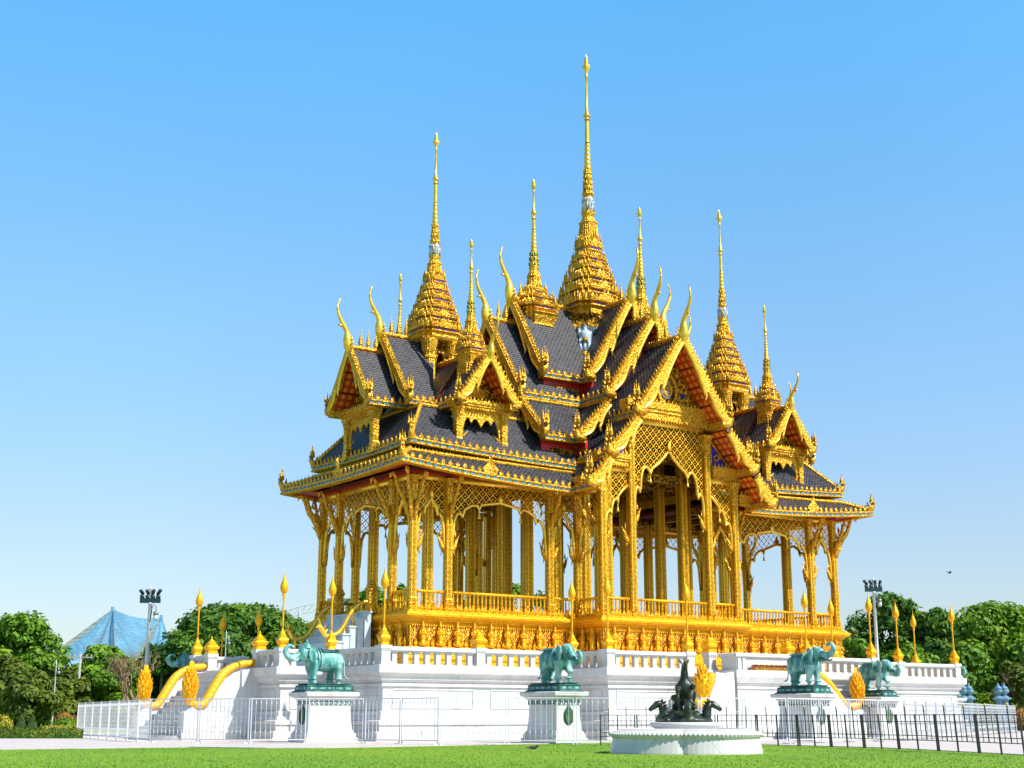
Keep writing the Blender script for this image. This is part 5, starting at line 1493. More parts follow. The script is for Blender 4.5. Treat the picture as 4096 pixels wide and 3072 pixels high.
# ================================================================ elephants
def voxel(o, size, smooth=2):
    m = o.modifiers.new('remesh', 'REMESH'); m.mode = 'VOXEL'; m.voxel_size = size; m.use_smooth_shade = True
    if smooth:
        m2 = o.modifiers.new('smooth', 'SMOOTH'); m2.factor = .5; m2.iterations = smooth
def ell(mb, c, r, n=12, rot=None):
    rings = []
    for i in range(1, 8):
        a = pi * i / 8
        rings.append([tuple(Vector(c) + (rot @ Vector((r[0] * sin(a) * cos(t), r[1] * sin(a) * sin(t), -r[2] * cos(a))) if rot else Vector((r[0] * sin(a) * cos(t), r[1] * sin(a) * sin(t), -r[2] * cos(a))))) for t in [2 * pi * j / n for j in range(n)]])
    mb.loft(rings)
def elephant(pose, label):
    """life-like bronze elephant, facing +X locally, standing on z=0, about 1.45 m to the crown"""
    E = empty('elephant_statue', (0, 0, 0), 0, label, 'statue', 'green bronze elephants on marble pedestals')
    mb = MB()
    mb.tube([(-.88, 0, .78), (-.78, 0, .86), (-.5, 0, .90), (-.15, 0, .88), (.2, 0, .92), (.45, 0, .98), (.6, 0, 1.03)], [.15, .32, .43, .44, .42, .38, .26], 16, .86)
    up = pose == 'raised'
    hz = .12 if up else 0
    ell(mb, (.80, 0, 1.16 + hz), (.28, .25, .30)); ell(mb, (.70, 0, 1.30 + hz), (.22, .2, .18)); ell(mb, (.98, 0, 1.02 + hz), (.2, .17, .2))
    if pose == 'curl':    tr = [(1.02, 0, 1.10), (1.22, 0, 1.0), (1.42, 0, .98), (1.58, 0, 1.10), (1.63, 0, 1.27), (1.54, 0, 1.42), (1.38, 0, 1.46), (1.26, 0, 1.38)]
    elif pose == 'down':  tr = [(1.0, 0, 1.06), (1.16, 0, .84), (1.32, 0, .74), (1.48, 0, .78), (1.56, 0, .94), (1.53, 0, 1.1), (1.42, 0, 1.17), (1.34, 0, 1.1)]
    else:                 tr = [(1.02, 0, 1.25), (1.24, 0, 1.22), (1.46, 0, 1.26), (1.62, 0, 1.40), (1.62, 0, 1.58), (1.48, 0, 1.68), (1.32, 0, 1.64), (1.26, 0, 1.54)]
    tr = spline(tr, 4); mb.tube(tr, [.165 - .115 * (i / (len(tr) - 1)) for i in range(len(tr))], 12, 1, (0, 1, 0))
    mb.tube([(.92, 0, .98 + hz), (1.1, 0, .90 + hz), (1.2, 0, .93 + hz)], [.11, .08, .03], 8)
    walk = .12 if pose == 'down' else .03
    legs = [((.42, .20), walk), ((.46, -.20), -.04), ((-.60, .20), -.03), ((-.56, -.20), .04)]
    for (x, y), off in legs:
        fr = x > 0
        bend = pose == 'down' and y > 0 and fr
        kx = x + off * 1.8
        mb.tube([(x, y * .85, .85), (x + off * .5, y, .60), (kx, y, .36 if not bend else .40), (kx + (off * .3 if not bend else -.04), y, .12), (kx + (off * .3 if not bend else -.02), y, 0)], [.22, .185 if fr else .20, .135, .125, .15], 12)
    o = mb.build('body', 'patina', E, True); voxel(o, .028, 3)
    for s in (-1, 1):
        mb = MB()
        prof = [(.02, .26), (.14, .34), (.20, .20), (.16, -.06), (.06, -.30), (-.06, -.20), (-.13, .02), (-.10, .22)]
        c = Vector((.62, s * .24, 1.12 + hz))
        a = [c + Vector((-x * .9, s * (.02 + .10 * abs(x)), z)) for x, z in prof]; b = [p + Vector((.0, s * .045, 0)) for p in a]
        mb.loft([a, b]); mb.build('ear', 'patina', E)
        mb = MB(); mb.tube([(1.02, s * .12, 1.0 + hz), (1.2, s * .16, .88 + hz), (1.36, s * .14, .90 + hz), (1.46, s * .11, .97 + hz)], [.045, .04, .03, .008], 7); mb.build('tusk', 'patina_dark' if pose != 'curl' else 'patina', E, True)
    mb = MB(); mb.tube([(-.93, 0, .98), (-1.0, 0, .8), (-1.0, 0, .5), (-1.05, 0, .28), (-1.15, 0, .2), (-1.27, 0, .2)], [.05, .035, .028, .025, .045, .01], 7); mb.build('tail', 'patina', E, True)
    mb = MB()
    def back(x, t, o=.012):
        rad = .44 if x < .2 else .43; zc = .885 + max(0, x) * .09
        return (x, .88 * (rad + o) * sin(t), zc + (rad + o) * cos(t))
    mb.grid([[back(-.62 + .1 * i, -.75 + .15 * j, .03) for j in range(11)] for i in range(8)])
    for x in (-.62, .1): mb.tube([back(x, -.75 + .15 * j, .03) for j in range(11)], .025, 6)
    mb.build('saddle_cloth', 'patina_dark', E)
    mb = MB()
    for x, rr in ((.30, .44), (.18, .45)):
        mb.tube([(x + .02, .87 * rr * sin(t), .93 + rr * cos(t)) for t in [2 * pi * j / 20 for j in range(21)]], .028, 6, 1, (1, 0, 0))
    for j in range(9): mb.tube([(.30, -.36 + .0 * j, .72)], .02) if False else None
    mb.build('harness', 'patina', E, True)
    mb = MB(); mb.lathe([(.24, 0), (.22, .06), (.17, .10), (.12, .17), (.06, .22), (.05, .27), (.0, .36)] if pose == 'curl' else [(.22, 0), (.2, .05), (.15, .09), (.0, .11)], (.70, 0, 1.37 + hz), 14); mb.build('headdress', 'patina', E)
    for (x, y), off in legs:
        mb = MB(); mb.lathe([(.13, 0), (.165, .02), (.165, .05), (.13, .07)], (x + off * 2.0 - (.1 if (pose == 'down' and y > 0 and x > 0) else 0), y, .15), 12); mb.build('anklet', 'patina', E, True)
    # stepped bronze base
    mb = MB(); q = lambda a, b, z: [(-a - .18 + .0, -b, z), (a - .12, -b, z), (a - .12, b, z), (-a - .18, b, z)]
    mb.loft([q(1.12, .60, -.34), q(1.10, .58, -.30), q(1.03, .52, -.27), q(1.00, .50, -.12), q(1.03, .52, -.10), q(1.0, .48, -.07), q(.92, .42, -.065), q(.95, .44, -.02), q(.95, .44, 0)])
    b = mb.build('bronze_base', 'patina_dark', E)
    mb = MB()
    for i in range(5):
        for s in (-1, 1): mb.box(-1.06 + i * .38, -.78 + i * .38, s * .505 - .02, s * .505 + .025, -.23, -.15)
    for i in range(3):
        for xx in (.88, -1.18): mb.box(xx - .02, xx + .025, -.40 + i * .30, -.20 + i * .30, -.23, -.15)
    mb.build('base_panel', 'patina', b)
    return E
def pedestal(label):
    Pd = empty('marble_pedestal', (0, 0, 0), 0, label, 'pedestal', 'marble pedestals of the elephants')
    mb = MB(); x0 = -.15
    q = lambda a, b, z: [(x0 - a, -b, z), (x0 + a, -b, z), (x0 + a, b, z), (x0 - a, b, z)]
    mb.loft([q(1.14, .78, 0), q(1.14, .78, .17), q(1.08, .72, .19), q(1.08, .72, .33), q(1.02, .66, .36), q(1.02, .66, .42), q(.97, .61, .46), q(.93, .58, .75), q(.905, .56, 1.1), q(.90, .56, 1.42), q(.93, .59, 1.44), q(.93, .59, 1.62), q(1.0, .65, 1.66), q(1.02, .67, 1.72), q(1.16, .80, 1.78), q(1.18, .82, 1.90), q(1.12, .76, 1.93)])
    mb.build('block', 'marble', Pd)
    mb = MB()
    for s in (-1, 1):
        for i in range(9):
            x = x0 - .82 + i * .205
            mb.tube([(x + .075 * cos(a), s * .60, 1.53 + .05 * sin(a)) for a in [-.3 + .55 * k for k in range(8)]], .018, 5, 1, (0, 1, 0))
            mb.box(x - .08, x + .06, s * .588, s * .604, 1.45, 1.50)
        for i in range(5):
            y = -.44 + i * .22
            mb.tube([(x0 + s * .94, y + .075 * cos(a), 1.53 + .05 * sin(a)) for a in [-.3 + .55 * k for k in range(8)]], .018, 5, 1, (1, 0, 0))
            mb.box(x0 + s * .928, x0 + s * .944, y - .07, y + .06, 1.45, 1.50)
    mb.build('scroll_frieze', 'patina_dark', Pd)
    mb = MB()
    for s in (1,):
        xx = x0 + .965
        R_ = [[(xx + o - .06 * max(0, (.95 - z)), .23 * f * cos(a), 1.0 + .33 * f * sin(a)) for a in [2 * pi * j / 20 for j in range(20)]] for o, f, z in ((-.08, 1.0, 1), (.0, 1.0, 1), (.03, .92, 1), (.0, .82, 1))]
        mb.loft(R_, False, True)
        mb.leaf((xx - .02, 0, 1.30), .2, .16, (1, 0, 0), (0, 1, 0), 0, .04)
    o = mb.build('oval_plaque', 'patina_dark', Pd)
    mb = MB()
    for i in range(9):
        z = 1.20 - i * .05; w = .17 * math.sqrt(max(.05, 1 - ((z - 1.0) / .29) ** 2))
        mb.box(x0 + .96, x0 + .972, -w, w, z - .012, z + .012)
    mb.build('inscription_line', 'leaf_olive', o)
    return Pd
HP = 1.93
ELE = [(-22.05, -10.3, pi, 'curl', 'pale green bronze elephant facing left, trunk curled to its forehead, before the terrace corner', 'marble pedestal of the elephant that faces left, nearest to the left stairs'),
       (-15.12, -16.7, -pi / 2, 'down', 'dark green bronze elephant with lowered trunk before the long white wall', 'marble pedestal under the dark green elephant before the long white wall'),
       (-3.78, -19.15, -pi / 2, 'raised', 'blue-green bronze elephant with head and trunk raised high, beside the red plaque', 'marble pedestal of the elephant with the raised trunk'),
       (7.0, -13.6, -pi / 2, 'down', 'grey-green bronze elephant with lowered trunk below the right floodlight pole', 'marble pedestal of the rightmost fully visible elephant'),
       (*gp(780, 73).xy, pi, 'curl', 'pale green elephant half hidden behind the golden naga of the left stairs', None),
       (*gp(3782, 85).xy, -pi / 2, 'curl', 'pale green elephant peeping out past the right end of the terrace', 'marble pedestal past the right end of the terrace')]
srcE = {}; ped0 = None
for x, y, a, pose, lab, pl in ELE:
    if pose not in srcE: srcE[pose] = elephant(pose, lab); e = srcE[pose]
    else: e = dup(srcE[pose], label=lab)
    lift = .36 if pl is None else (.16 if x > 20 else 0)         # the two far pedestals are taller
    e.location = (x, y, HP + lift + .34); e.rotation_euler = (0, 0, a)
    if pl is None: pl = 'marble pedestal hidden behind the left staircase'
    if ped0 is None: ped0 = pedestal(pl); p = ped0
    else: p = dup(ped0, label=pl)
    p.location = (x, y, 0); p.rotation_euler = (0, 0, a); p.scale = (1, 1, (HP + lift) / HP)

# ================================================================ horse fountain
FX, FY = -20.9, -30.6
FB = empty('fountain_basin', (FX, FY, 0), 0, 'low white lobed marble fountain basin with a raised round slab on the lawn', 'fountain')
def lobed(r, z, n=96, amp=.10):
    out = []
    for i in range(n):
        a = 2 * pi * i / n + .2
        f = abs(cos(2 * a)) ** .55
        out.append((r * (1 - amp + amp * 1.15 * f) * cos(a), r * (1 - amp + amp * 1.15 * f) * sin(a), z))
    return out
mb = MB(); mb.loft([lobed(2.28, -.03), lobed(2.27, .02), lobed(2.18, .38), lobed(2.20, .40), lobed(2.24, .44), lobed(2.26, .50), lobed(2.22, .555), lobed(2.12, .58), lobed(1.98, .63), lobed(1.82, .66), lobed(1.8, .5)], True, True)
mb.build('basin_wall', 'marble', FB)
mb = MB()
for i in range(110):
    a = 2 * pi * i / 110 + .2; f = abs(cos(2 * a)) ** .55; r = 2.235 * (.90 + .115 * f)
    mb.lathe([(0, -.055), (.045, -.03), (.06, .0), (.045, .03), (0, .055)], (r * cos(a + .2 - .2), r * sin(a), .50), 6, False)
mb.build('gadroon_border', 'marble', FB, True)
mb = MB(); mb.lathe([(.9, .5), (.9, .66), (.98, .70), (1.04, .74), (1.04, .80), (.98, .83)], n=48); mb.build('slab', 'marble', FB, True)
yc = R(-35.1 - 90)                            # horse looks towards the lawn
HG = empty('horse_statue', (FX + .02, FY + .05, .83), yc, 'dark bronze rearing horse with raised head on the fountain, above a ring of horse heads', 'statue')
mb = MB()
ell(mb, (-.28, 0, .70), (.28, .24, .26)); mb.tube([(-.3, 0, .68), (-.1, 0, .86), (.06, 0, 1.02), (.12, 0, 1.12)], [.23, .22, .24, .18], 14)
ell(mb, (.12, 0, 1.0), (.18, .25, .22))
mb.tube([(.06, 0, 1.08), (.10, 0, 1.26), (.11, 0, 1.42), (.14, 0, 1.54)], [.175, .125, .105, .09], 12)
ell(mb, (.19, 0, 1.58), (.12, .095, .10)); mb.tube([(.22, 0, 1.58), (.36, 0, 1.63), (.48, 0, 1.67)], [.085, .066, .055], 10)
for s in (-1, 1):
    f = .10 if s > 0 else -.04
    mb.tube([(.12, s * .20, .98), (.36, s * .23, .90 + f), (.44, s * .24, .72 + f), (.34, s * .22, .48 + f), (.40, s * .22, .38 + f)], [.10, .075, .05, .036, .05], 8)
    mb.tube([(-.3, s * .2, .68), (-.10, s * .25, .44), (-.36, s * .25, .27), (-.26, s * .25, .06), (-.20, s * .25, .0)], [.19, .12, .065, .048, .065], 9)
o = mb.build('body', 'dark_bronze', HG, True); voxel(o, .018, 1)
for s in (-1, 1):
    mb = MB(); spike(mb, (.14, s * .07, 1.63), (.12, s * .15, 1.80), .09, .035, (1, 0, 0)); mb.build('ear', 'dark_bronze', HG)
mb = MB()
for i in range(6): spike(mb, (-.02 + .01 * i, 0, 1.14 + .075 * i), (-.17 + .01 * i, .03 * (i % 2), 1.22 + .075 * i), .12, .05, (0, 0, 1))
mb.build('mane', 'dark_bronze', HG)
mb = MB(); mb.tube([(-.5, 0, .82), (-.66, 0, .75), (-.72, 0, .45), (-.66, 0, .15)], [.06, .10, .11, .03], 8); mb.build('tail', 'dark_bronze', HG, True)
HR = empty('horse_head_group', (FX + .02, FY + .05, .83), yc, 'ring of dark bronze horse heads, waves and foals at the feet of the rearing horse', 'statue')
mb = MB(); random.seed(3)
for i in range(26):
    a = random.uniform(0, 2 * pi); r = random.uniform(.1, .72); ell(mb, (r * cos(a), r * sin(a), random.uniform(.05, .22) * (1.15 - r * .6)), (random.uniform(.12, .25), random.uniform(.12, .22), random.uniform(.08, .2)), 8)
mb.lathe([(.80, 0), (.78, .1), (.5, .16), (.0, .3)], n=20)
o = mb.build('wave_mound', 'dark_bronze', HR, True); voxel(o, .03, 1)
for a in (0.0, pi / 2 - .1, -pi / 2 + .1, pi):
    mb = MB()
    mb.tube([(.55, 0, .0), (.62, 0, .22), (.66, 0, .42), (.74, 0, .54)], [.17, .14, .11, .10], 9)
    mb.tube([(.64, 0, .52), (.82, 0, .50), (.96, 0, .40), (1.04, 0, .33)], [.10, .10, .07, .055], 8)
    for s in (-1, 1): spike(mb, (.68, s * .06, .56), (.64, s * .08, .68), .07, .03, (1, 0, 0))
    for i in range(5): spike(mb, (.56 + .02 * i, 0, .15 + .09 * i), (.44 + .02 * i, .03, .24 + .09 * i), .13, .05, (0, 0, 1))
    mb.build('horse_head', 'dark_bronze', HR, True, rotz=a)
# ================================================================ barriers
def white_panel(L, H=1.68, ornate=True):
    o = empty('fence_panel')
    mb = MB()
    for x in (-L / 2 + .03, L / 2 - .03): mb.cbox((x, 0, .10), .036, .036, H - .10)
    for z in (.14, H - .03): mb.box(-L / 2 + .055, L / 2 - .055, -.018, .018, z - .018, z + .018)
    mb.build('frame', 'white_paint', o)
    mb = MB(); nb = int(round(L / .20)); k = []
    for i in range(1, nb):
        x = -L / 2 + L * i / nb; k.append(x)
        mb.box(x - .007, x + .007, -.007, .007, .158, H - .048)
        for z in (.36, H - .26): mb.lathe([(.008, 0), (.021, .06), (.009, .16)], (x, 0, z), 6)
    if ornate:
        for (z, st) in ((.52, 0), (.90, 1), (1.26, 0)):
            for i in range(st, len(k) - 1, 2):
                xm = (k[i] + k[i + 1]) / 2
                for s in (-1, 1):
                    for w in (-1, 1):
                        mb.tube([(xm + s * (.045 + .03 * cos(t)), 0, z + w * (.06 + .045 * sin(t))) for t in [-.6 + .75 * q for q in range(6)]], .007, 4, 1, (0, 1, 0))
    mb.build('bar_grille', 'white_paint', o)
    for x in (-L / 2 + .05, L / 2 - .05):
        mb = MB(); mb.box(x - .03, x + .03, -.26, .26, .0, .035); mb.box(x - .025, x + .025, -.02, .02, .035, .10); mb.build('foot', 'white_paint', o)
    return o
FPTS = [(310, 71.8), (600, 55.6), (1000, 53.4), (1458, 53.6), (1757, 51.3), (2300, 51.3), (2800, 51.3), (3150, 52.6), (3620, 59.5), (3850, 72), (4064, 89.8)]
FP = [gp(u, d) for u, d in FPTS]
seg = []
for i in range(len(FP) - 1):
    L = (FP[i + 1] - FP[i]).length; m = max(1, int(round(L / 2.45)))
    for j in range(m): seg.append((FP[i].lerp(FP[i + 1], j / m), FP[i].lerp(FP[i + 1], (j + 1) / m), i))
cache = {}
for a, b, i in seg:
    L = round((b - a).length - .05, 2); orn = i in (0, 1, 8, 9)
    key = (L, orn)
    ang = math.atan2((b - a).y, (b - a).x)
    o = dup(cache[key]) if key in cache else white_panel(L, 1.68, orn)
    cache.setdefault(key, o)
    o.location = (a + b) / 2; o.rotation_euler = (0, 0, ang)
    if i == 0: lab = 'white wrought-iron barrier panel in the row running back from the left stairs'
    elif i <= 2: lab = 'white wrought-iron barrier panel in front of the left stairs and the elephant facing left'
    elif i <= 5: lab = 'white iron barrier panel in front of the long white wall'
    elif i <= 7: lab = 'white iron barrier panel behind the black barrier, below the right elephants'
    else: lab = 'white iron barrier panel in the row running back past the right end of the terrace'
    tag(o, lab, 'barrier', ['white barriers receding at the left', 'white barriers before the left stairs', 'white barriers along the long wall', 'white barriers below the right elephants', 'white barriers receding at the right'][0 if i == 0 else 1 if i <= 2 else 2 if i <= 5 else 3 if i <= 7 else 4])

BP = [(2396, 50.5), (2543, 50.4), (2705, 50.2), (2865, 50), (3027, 49.6), (3192, 48.6), (3320, 47.2), (3452, 45.6), (3590, 43.8), (3746, 41.5), (3908, 39.2), (4090, 36.6)]
BL = ['leftmost, left of the horse fountain', 'second from the left, just left of the horse fountain', 'behind the left half of the rearing horse', 'behind the right half of the horse fountain', 'just right of the horse fountain', 'below the tail of the elephant with raised trunk', 'below the pedestal plaque of the elephant with raised trunk', 'below the golden naga between the two right elephants', 'below the rightmost pedestal', 'right of the rightmost pedestal', 'last but one at the right edge of the photo']
def black_panel(L, H=1.06):
    o = empty('black_barrier_panel')
    mb = MB()
    for x in (-L / 2 + .02, 0, L / 2 - .02): mb.cbox((x, 0, 0), .04, .04, H)
    for z in (.30, .43, H - .22, H - .02): mb.box(-L / 2, L / 2, -.011, .011, z - .011, z + .011)
    for q in (-.375, -.125, .125, .375): mb.cbox((L * q, 0, .30), .016, .016, H - .32)
    mb.build('frame', 'black_metal', o)
    for q in (-.25, .25):
        mb = MB(); mb.cbox((L * q, 0, .30), .027, .027, H - .08); mb.build('picket', 'black_metal', o)
        mb = MB(); mb.lathe([(0, -.03), (.026, -.015), (.03, 0), (.02, .025), (0, .035)], (L * q, 0, H + .25), 8, False); mb.build('ball_tip', 'brass_ball', o, True)
    return o
for i in range(len(BP) - 1):
    a, b = gp(*BP[i]), gp(*BP[i + 1]); L = (b - a).length
    o = black_panel(round(L - .05, 2))
    o.location = (a + b) / 2; o.rotation_euler = (R(0 if i < 4 else 3.5), 0, math.atan2((b - a).y, (b - a).x))
    tag(o, 'black barrier panel with brass tips, ' + BL[i], 'barrier', 'black barrier panels on the lawn edge')

# ================================================================ floodlight poles
def flood_pole(loc, H, label, lamp_side):
    o = empty('floodlight_pole', loc, R(-35), label, 'light pole', 'white floodlight poles')
    mb = MB(); mb.lathe([(.22, 0), (.22, .3), (.13, .4), (.11, H * .5), (.09, H - 1.0), (.12, H - .98), (.12, H - .92), (.07, H - .9), (.06, H - .22), (.10, H - .18), (.07, H - .12), (.02, H - .04), (0, H + .06)], n=14, caps=False); mb.build('pole', 'white_post', o, True)
    mb = MB(); mb.box(-.55, .55, -.07, .07, H - .92, H - .66); mb.build('cross_arm', 'dark_teal_metal', o)
    for i, x in enumerate((-.45, -.15, .13, .42)):
        mb = MB(); mb.box(x - .10, x + .10, -.08, .08, H - .66, H - .50)
        dx = (-.10, -.05, .08, .16)[i] if lamp_side > 0 else (-.18, -.12, -.04, .03)[i]
        mb.tube([(x, 0, H - .52), (x + dx * .5, -.05, H - .38)], .045, 8)
        mb.tube([(x - dx * .4, .07, H - .44), (x + dx * .7, -.08, H - .27), (x + dx * .9, -.10, H - .22)], [.085, .095, .10], 12)
        mb.build('spotlight', 'dark_teal_metal', o, True)
    mb = MB()
    mb.tube([(.08, 0, H - 1.2), (.2, 0, H - 1.0), (.32, 0, H - 1.08), (.34, 0, H - 1.35)], .02, 6)
    mb.tube([(.08 + .08 * cos(t), 0, H - 1.2 + .08 * sin(t)) for t in [.5 * q for q in range(12)]], .018, 5, 1, (0, 1, 0))
    mb.tube([(.05, -.02, H - .95), (.12, -.04, H - 1.4), (.04, -.06, H - 1.9), (.10, -.04, H - 2.4)], .035, 6)
    mb.build('scroll_bracket', 'dark_teal_metal', o, True)
    mb = MB(); mb.lathe([(.04, .42), (.13, .37), (.145, .20), (.13, .19)], (.34, 0, H - 1.77), 12); mb.cur = 1; mb.lathe([(.125, .19), (.13, .04), (.10, -.06), (.05, -.09)], (.34, 0, H - 1.77), 12); mb.build('lantern', ['grey_metal', 'lamp_glass'], o, True)
    return o
flood_pole(gp(574, 75), 7.9, 'white pole with four dark spotlights and a hanging lantern, left of the stairs', 1)
flood_pole(gp(3524, 88), 9.65, 'white pole with four dark spotlights and a hanging lantern, right of the pavilion', -1)
# ================================================================ ground
mb = MB(); mb.face([(-3000, -3000, -.022), (3000, -3000, -.022), (3000, 3000, -.022), (-3000, 3000, -.022)])
tag(mb.build('lawn', 'lawn_grass'), kind='structure')
PL_ = [(-75, -13.0), (-36.5, -15.3), (-32.7, -15.3), (-29.6, -15.4), (-28.2, -18.3), (-26.6, -19.2), (-24.6, -18.9), (-18.3, -17.6), (-13.3, -17.1), (-11.3, -20.3), (-10.7, -24.0), (-11.3, -29.6), (-13.2, -33.6), (-15.3, -37.9), (-19, -46), (60, -46), (60, 26), (-32, 26), (-40, 8), (-75, 3)]
mb = MB(); mb.prism(PL_, -.06, 0.0); tag(mb.build('plaza_paving', 'pale_paving'), kind='structure')
g0, g1 = gp(-900, 118), gp(900, 118); f0, f1 = gp(-900, 165), gp(900, 165)
mb = MB(); mb.face([(*g0.xy, -.02), (*g1.xy, -.02), (*f1.xy, -.02), (*f0.xy, -.02)]); tag(mb.build('road', 'road_grey'), kind='structure')
g0, g1 = gp(-900, 108), gp(620, 108); f0, f1 = gp(-900, 111), gp(620, 111)
mb = MB(); mb.loft([[(*g0.xy, -.04), (*g1.xy, -.04), (*f1.xy, -.04), (*f0.xy, -.04)], [(*g0.xy, .14), (*g1.xy, .14), (*f1.xy, .14), (*f0.xy, .14)]]); tag(mb.build('pavement', 'blue_marble'), kind='structure')

# short mown grass in front, as one patch of blades
rng = random.Random(11); mb = MB()
def inpoly(x, y):
    c = False; n = len(PL_)
    for i in range(n):
        (x1, y1), (x2, y2) = PL_[i], PL_[i - 1]
        if (y1 > y) != (y2 > y) and x < (x2 - x1) * (y - y1) / (y2 - y1) + x1: c = not c
    return c
cnt = 0
while cnt < 30000:
    d = 26 + 30 * rng.random() ** 1.5; u = rng.uniform(-80, 4180); p = gp(u, d)
    if inpoly(p.x, p.y) or math.hypot(p.x - FX, p.y - FY) < 2.2: continue
    h = rng.uniform(.012, .03); w = rng.uniform(.008, .02); a = rng.uniform(0, pi); l = rng.uniform(-.03, .03)
    dx, dy = w * cos(a), w * sin(a)
    mb.face([(p.x - dx, p.y - dy, -.022), (p.x + dx, p.y + dy, -.022), (p.x + l, p.y + l * .5, -.022 + h)]); cnt += 1
tag(mb.build('grass', 'grass_blade'), kind='stuff')

# ================================================================ trees
def crown_mesh(blobs, n, leaf, rng, mat, flat=.5):
    """many leaf-sized faces spread through clumps; blobs = (x, y, z, rx, ry, rz)"""
    mb = MB(); tot = sum(b[3] * b[4] for b in blobs)
    for (x, y, z, rx, ry, rz) in blobs:
        for i in range(int(n * rx * ry / tot)):
            a = rng.uniform(0, 2 * pi); c = rng.uniform(-.75, 1); s = math.sqrt(1 - c * c); r = rng.uniform(.55, 1.08) if rng.random() < .8 else rng.uniform(.1, .6)
            p = Vector((x + rx * r * s * cos(a), y + ry * r * s * sin(a), z + rz * r * c))
            L = leaf * rng.uniform(.6, 1.4)
            nrm = Vector((s * cos(a) + rng.uniform(-.8, .8), s * sin(a) + rng.uniform(-.8, .8), c + flat + rng.uniform(-.6, .6))).normalized()
            t = nrm.cross(Vector((rng.uniform(-1, 1), rng.uniform(-1, 1), .3))).normalized(); b = nrm.cross(t)
            mb.face([p - t * L * .5, p - b * L * .28, p + t * L * .5 - nrm * L * .12, p + b * L * .28])
    return mb
def tree(loc, H, W, mat, label, group, rng, style='round', n=5200, leaf=.55, trunk=.28, low=.18, name='tree'):
    o = empty(name, loc, rng.uniform(0, 6), label, 'tree', group)
    blobs = []
    if style == 'umbrella':
        for i in range(95):
            a = rng.uniform(0, 2 * pi); r = W * .5 * math.sqrt(rng.random()); q = (r / (W * .5))
            zz = H * (.93 - .40 * q ** 2.0) - rng.uniform(0, .6)
            b = rng.uniform(.10, .16) * W
            blobs.append((r * cos(a), r * sin(a), zz - b * .35, b, b, b * .55))
        for i in range(14):
            a = 2 * pi * i / 14; blobs.append((W * .44 * cos(a), W * .44 * sin(a), H * rng.uniform(.28, .5), W * .09, W * .09, H * .1))
    else:
        nb = 30 if style == 'round' else 46
        for i in range(nb):
            a = rng.uniform(0, 2 * pi); t = rng.random(); zz = H * (low + (.93 - low) * t)
            prof = sin(pi * min(.97, .18 + .78 * t)) ** .7
            r = W * .5 * prof * math.sqrt(rng.random()) * .85
            b = W * rng.uniform(.13, .22) * (.55 + .45 * prof)
            blobs.append((r * cos(a), r * sin(a), min(zz, H - b * .6), b, b, b * rng.uniform(.6, .9)))
    mb = MB(); top = H * (.55 if style != 'umbrella' else .5)
    mb.tube([(0, 0, -.1), (.1, 0, H * .15), (-.05, .08, top * .6), (.0, 0, top)], [trunk * 1.4, trunk, trunk * .8, trunk * .4], 8)
    for b in blobs[:9]: mb.tube([(0, 0, H * .25), (b[0] * .45, b[1] * .45, (H * .28 + b[2]) / 2), (b[0], b[1], b[2])], [trunk * .5, trunk * .3, trunk * .08], 6)
    mb.build('trunk', 'bark', o, True)
    crown_mesh(blobs, n, leaf, rng, mat).build('crown', mat, o)
    return o
rg_ = random.Random(5)
